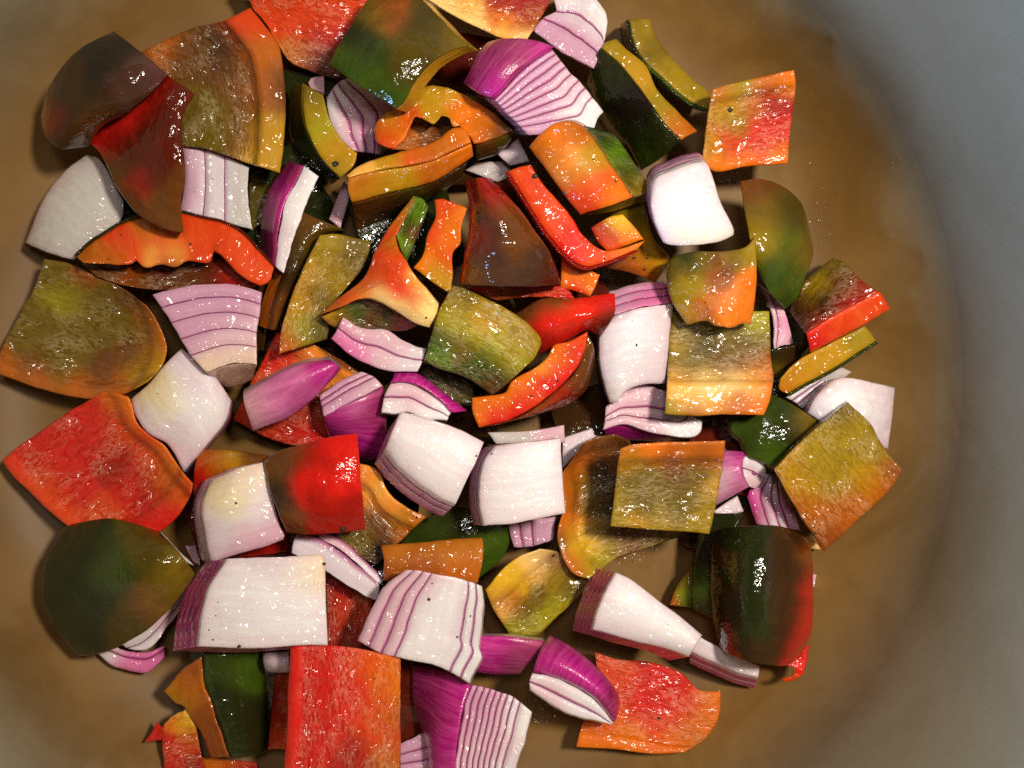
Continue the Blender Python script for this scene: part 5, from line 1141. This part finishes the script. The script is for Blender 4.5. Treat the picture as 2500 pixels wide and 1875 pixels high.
# ------------------------------------------------------------------ cracked pepper, oil
def peppercorn(tile, x, y, z, size, label):
    ox, oy, s = TILES[tile]
    V = place(np.array([x * s + ox, y * s + oy]), z)
    r = size * .115 / 2000.0
    pts, F = [], []
    g = random.Random(int(x * 7 + y))
    nl, ns = 5, 8
    for i in range(nl + 1):
        a = math.pi * i / nl
        for k in range(ns):
            b = 2 * math.pi * k / ns
            q = r * g.uniform(.72, 1.15)
            pts.append((q * math.sin(a) * math.cos(b), q * math.sin(a) * math.sin(b) * .85, q * .6 * math.cos(a)))
    for i in range(nl):
        for k in range(ns):
            a_, b_ = i * ns + k, i * ns + (k + 1) % ns
            F.append((a_, a_ + ns, b_ + ns, b_))
    me = bpy.data.meshes.new('peppercorn_flake')
    me.from_pydata(pts, [], F)
    me.materials.append(MATS['corn'])
    o = bpy.data.objects.new('peppercorn_flake', me)
    sc.collection.objects.link(o)
    o.location = V
    o['label'] = label
    o['category'] = 'black pepper'
    o['group'] = 'flakes of black pepper on the vegetables'


dg = bpy.context.evaluated_depsgraph_get()
bpy.context.view_layer.update()
dg.update()


def hit(tile, x, y):
    """height (mm) of whatever lies under this point of the photo"""
    ox, oy, s = TILES[tile]
    a = Vector((0, 0, CAM_H))
    b = Vector(place(np.array([x * s + ox, y * s + oy]), 0.0))
    ok, loc, nrm, i, ob, mx = sc.ray_cast(dg, a, (b - a).normalized())
    return (loc.z * 1000.0) if ok else 0.0


for tl, x, y, sz, lab in [
        ('B', 605, 1105, 16, 'black peppercorn half on the curved olive strip, left of top centre'),
        ('C', 1612, 740, 13, 'black pepper flake on the square orange piece at the top right'),
        ('C', 295, 1188, 13, 'black pepper flake near the top end of the bent red strip'),
        ('C', 488, 1302, 8, 'black pepper flake on the left side of the blocky orange piece'),
        ('C', 838, 1222, 6, 'tiny black pepper flake on the right side of the blocky orange piece'),
        ('C', 690, 1075, 5, 'tiny black pepper flake on the top of the blocky orange piece'),
        ('J', 655, 1083, 14, 'black pepper flake on the lower edge of the dark red square'),
        ('J', 470, 1128, 9, 'black pepper flake on the split white onion strips'),
        ('J', 530, 1318, 8, 'black pepper flake at the upper right corner of the largest white onion block'),
        ('I', 1593, 908, 6, 'tiny black pepper flake on the creamy pink onion piece'),
        ('I', 1335, 1140, 7, 'black pepper flake on the purple side of the creamy pink onion piece'),
        ('L', 1060, 838, 9, 'black pepper flake on the front edge of the largest white onion block'),
        ('M', 406, 520, 8, 'black pepper flake on the white wedge with purple shoulders'),
        ('M', 1247, 220, 9, 'black pepper flake at the top of the yellow green piece with the yellow rib'),
        ('F', 445, 742, 5, 'tiny black pepper flake on the tall olive yellow piece'),
        ('F', 1218, 900, 5, 'tiny black pepper flake on the pale edge of the saddle shaped piece'),
        ('G', 585, 1328, 6, 'black pepper flake on the curved red strip below the glossy red piece'),
        ('G', 1100, 495, 8, 'upper black pepper flake on the mustard yellow piece under the white onion block'),
        ('G', 1185, 500, 6, 'right hand black pepper flake on the mustard yellow piece under the white onion block'),
        ('G', 1172, 572, 7, 'lowest black pepper flake on the mustard yellow piece under the white onion block'),
        ('E', 1285, 265, 6, 'tiny black pepper flake on the mouth shaped piece'),
        ('E', 815, 205, 5, 'tiny black pepper flake on the left of the mouth shaped piece'),
        ('H', 1055, 488, 7, 'black pepper flake at the upper right corner of the cream ribbed square'),
        ('N', 955, 250, 9, 'black pepper flake on the lower edge of the yellow diamond'),
        ('M', 1960, 1322, 8, 'black pepper flake on the red piece at the bottom right'),
        ('H', 1262, 338, 8, 'grey pepper flake on the brown piece with the red edge')]:
    peppercorn(tl, x, y, hit(tl, x, y) + sz * .02, sz, lab)


def oil_cluster(label, tile, cx, cy, rx, ry, n, smin, smax, seed, zwall=False):
    g = random.Random(seed)
    ox, oy, s = TILES[tile]
    pts, F = [], []
    for _ in range(n):
        x = cx + g.gauss(0, .5) * rx; y = cy + g.gauss(0, .5) * ry
        a = Vector((0, 0, CAM_H))
        b = Vector(place(np.array([x * s + ox, y * s + oy]), 0.0))
        ok, loc, nrm, i, ob, mx = sc.ray_cast(dg, a, (b - a).normalized())
        if not ok or not ob.name.startswith('pot_'):
            continue
        if nrm.dot(a - loc) < 0: nrm = -nrm
        r = g.uniform(smin, smax) * s * .115 / 1000.0
        t1 = nrm.orthogonal().normalized(); t2 = nrm.cross(t1)
        base = len(pts)
        ns = 10
        st = g.uniform(.6, 1.5)
        for q, hh in ((1.0, 0.01), (.8, .14), (.45, .22)):
            for k in range(ns):
                an = 2 * math.pi * k / ns
                pts.append(loc + (t1 * math.cos(an) * st + t2 * math.sin(an)) * r * q * g.uniform(.9, 1.1) + nrm * r * hh)
        pts.append(loc + nrm * r * .24)
        for l in range(2):
            for k in range(ns):
                F.append((base + l * ns + k, base + l * ns + (k + 1) % ns, base + (l + 1) * ns + (k + 1) % ns, base + (l + 1) * ns + k))
        for k in range(ns):
            F.append((base + 2 * ns + k, base + 2 * ns + (k + 1) % ns, base + 3 * ns))
    if not pts: return
    me = bpy.data.meshes.new('oil_droplets')
    me.from_pydata([tuple(v) for v in pts], [], F)
    me.polygons.foreach_set('use_smooth', [True] * len(F))
    me.materials.append(MATS['oil'])
    o = bpy.data.objects.new('oil_droplets', me)
    sc.collection.objects.link(o)
    o['label'] = label
    o['category'] = 'oil droplets'
    o['kind'] = 'stuff'




def oil_puddle(label, tile, cx, cy, rx, ry, seed):
    """a thin wet film with an uneven outline on the pot floor"""
    g = random.Random(seed)
    ox, oy, s = TILES[tile]
    ns = 40
    ph = [g.uniform(0, 6.28) for _ in range(5)]
    V, F = [], []
    for l, (q, h) in enumerate(((1.0, .02), (.9, .10), (.7, .16), (.4, .2))):
        for k in range(ns):
            an = 2 * math.pi * k / ns
            wob = 1 + .22 * math.sin(2 * an + ph[0]) + .16 * math.sin(3 * an + ph[1]) + .10 * math.sin(5 * an + ph[2]) + .07 * math.sin(9 * an + ph[3])
            px = np.array([(cx + rx * q * wob * math.cos(an)) * s + ox, (cy + ry * q * wob * math.sin(an)) * s + oy])
            V.append(place(px, h))
    V.append(place(np.array([cx * s + ox, cy * s + oy]), .21))
    V = np.array(V)
    org = V[-1].copy(); org[2] = 0
    for l in range(3):
        for k in range(ns):
            F.append((l * ns + (k + 1) % ns, l * ns + k, (l + 1) * ns + k, (l + 1) * ns + (k + 1) % ns))
    for k in range(ns):
        F.append((3 * ns + (k + 1) % ns, 3 * ns + k, 4 * ns))
    me = bpy.data.meshes.new('oil_puddle')
    me.from_pydata([tuple(v) for v in V - org], [], F)
    me.polygons.foreach_set('use_smooth', [True] * len(F))
    me.materials.append(MATS['oil'])
    o = bpy.data.objects.new('oil_puddle', me)
    sc.collection.objects.link(o)
    o.location = org
    o['label'] = label
    o['category'] = 'oil'
    o['group'] = 'oily wet patches on the pot floor'


oil_puddle('oily wet patch on the bare pot floor right of the curved green strip, top right', 'C', 1190, 300, 190, 150, 11)
oil_puddle('oily wet patch on the pot floor just below the square orange piece', 'C', 1700, 1180, 200, 90, 12)
oil_puddle('oily wet patch on the pot floor left of the dark domed end', 'K', 960, 980, 150, 110, 13)
oil_puddle('oily wet patch on the pot floor at the bottom, left of the red piece', 'M', 1140, 1330, 150, 170, 14)
oil_puddle('oily wet patch on the left pot floor under the big brown olive piece', 'I', 400, 240, 130, 90, 15)
oil_puddle('oily wet patch between the tall smooth white wedge and the brown triangle', 'G', 910, 600, 130, 60, 16)
oil_puddle('oily wet patch in the gap left of the square olive piece with cream rib', 'G', 730, 1520, 90, 130, 17)
oil_cluster('oil droplets low on the right pot wall beside the square orange piece', 'D', 850, 1330, 170, 300, 46, 5, 15, 3)
oil_cluster('oil droplets higher up on the right pot wall', 'D', 1340, 1090, 40, 60, 12, 5, 14, 4)


def pepper_dust(n, seed):
    """fine ground black pepper clinging to the wet pieces"""
    g = random.Random(seed)
    pts, F = [], []
    for _ in range(n):
        a = g.uniform(0, 6.283); q = math.sqrt(g.random())
        px = np.array([1080 + 940 * q * math.cos(a), 930 + 900 * q * math.sin(a)])
        A = Vector((0, 0, CAM_H)); B = Vector(place(px, 0.0))
        ok, loc, nrm, i, ob, mx = sc.ray_cast(dg, A, (B - A).normalized())
        if not ok or ob.name.startswith('oil'):
            continue
        if nrm.dot(A - loc) < 0: nrm = -nrm
        r = g.choice([1.6, 2.0, 2.4, 2.8, 3.6]) * .115 / 1000
        t1 = nrm.orthogonal().normalized(); t2 = nrm.cross(t1)
        b = len(pts)
        for k in range(5):
            an = 1.2566 * k + g.uniform(-.4, .4)
            pts.append(loc + (t1 * math.cos(an) + t2 * math.sin(an)) * r * g.uniform(.6, 1.2) - nrm * r * .1)
        pts.append(loc + nrm * r * .6)
        for k in range(5):
            F.append((b + k, b + (k + 1) % 5, b + 5))
    me = bpy.data.meshes.new('pepper_specks')
    me.from_pydata([tuple(v) for v in pts], [], F)
    me.materials.append(MATS['corn'])
    o = bpy.data.objects.new('pepper_specks', me)
    sc.collection.objects.link(o)
    o['label'] = 'fine ground black pepper specks sprinkled over the chopped vegetables'
    o['category'] = 'ground pepper'
    o['kind'] = 'stuff'


pepper_dust(95, 22)
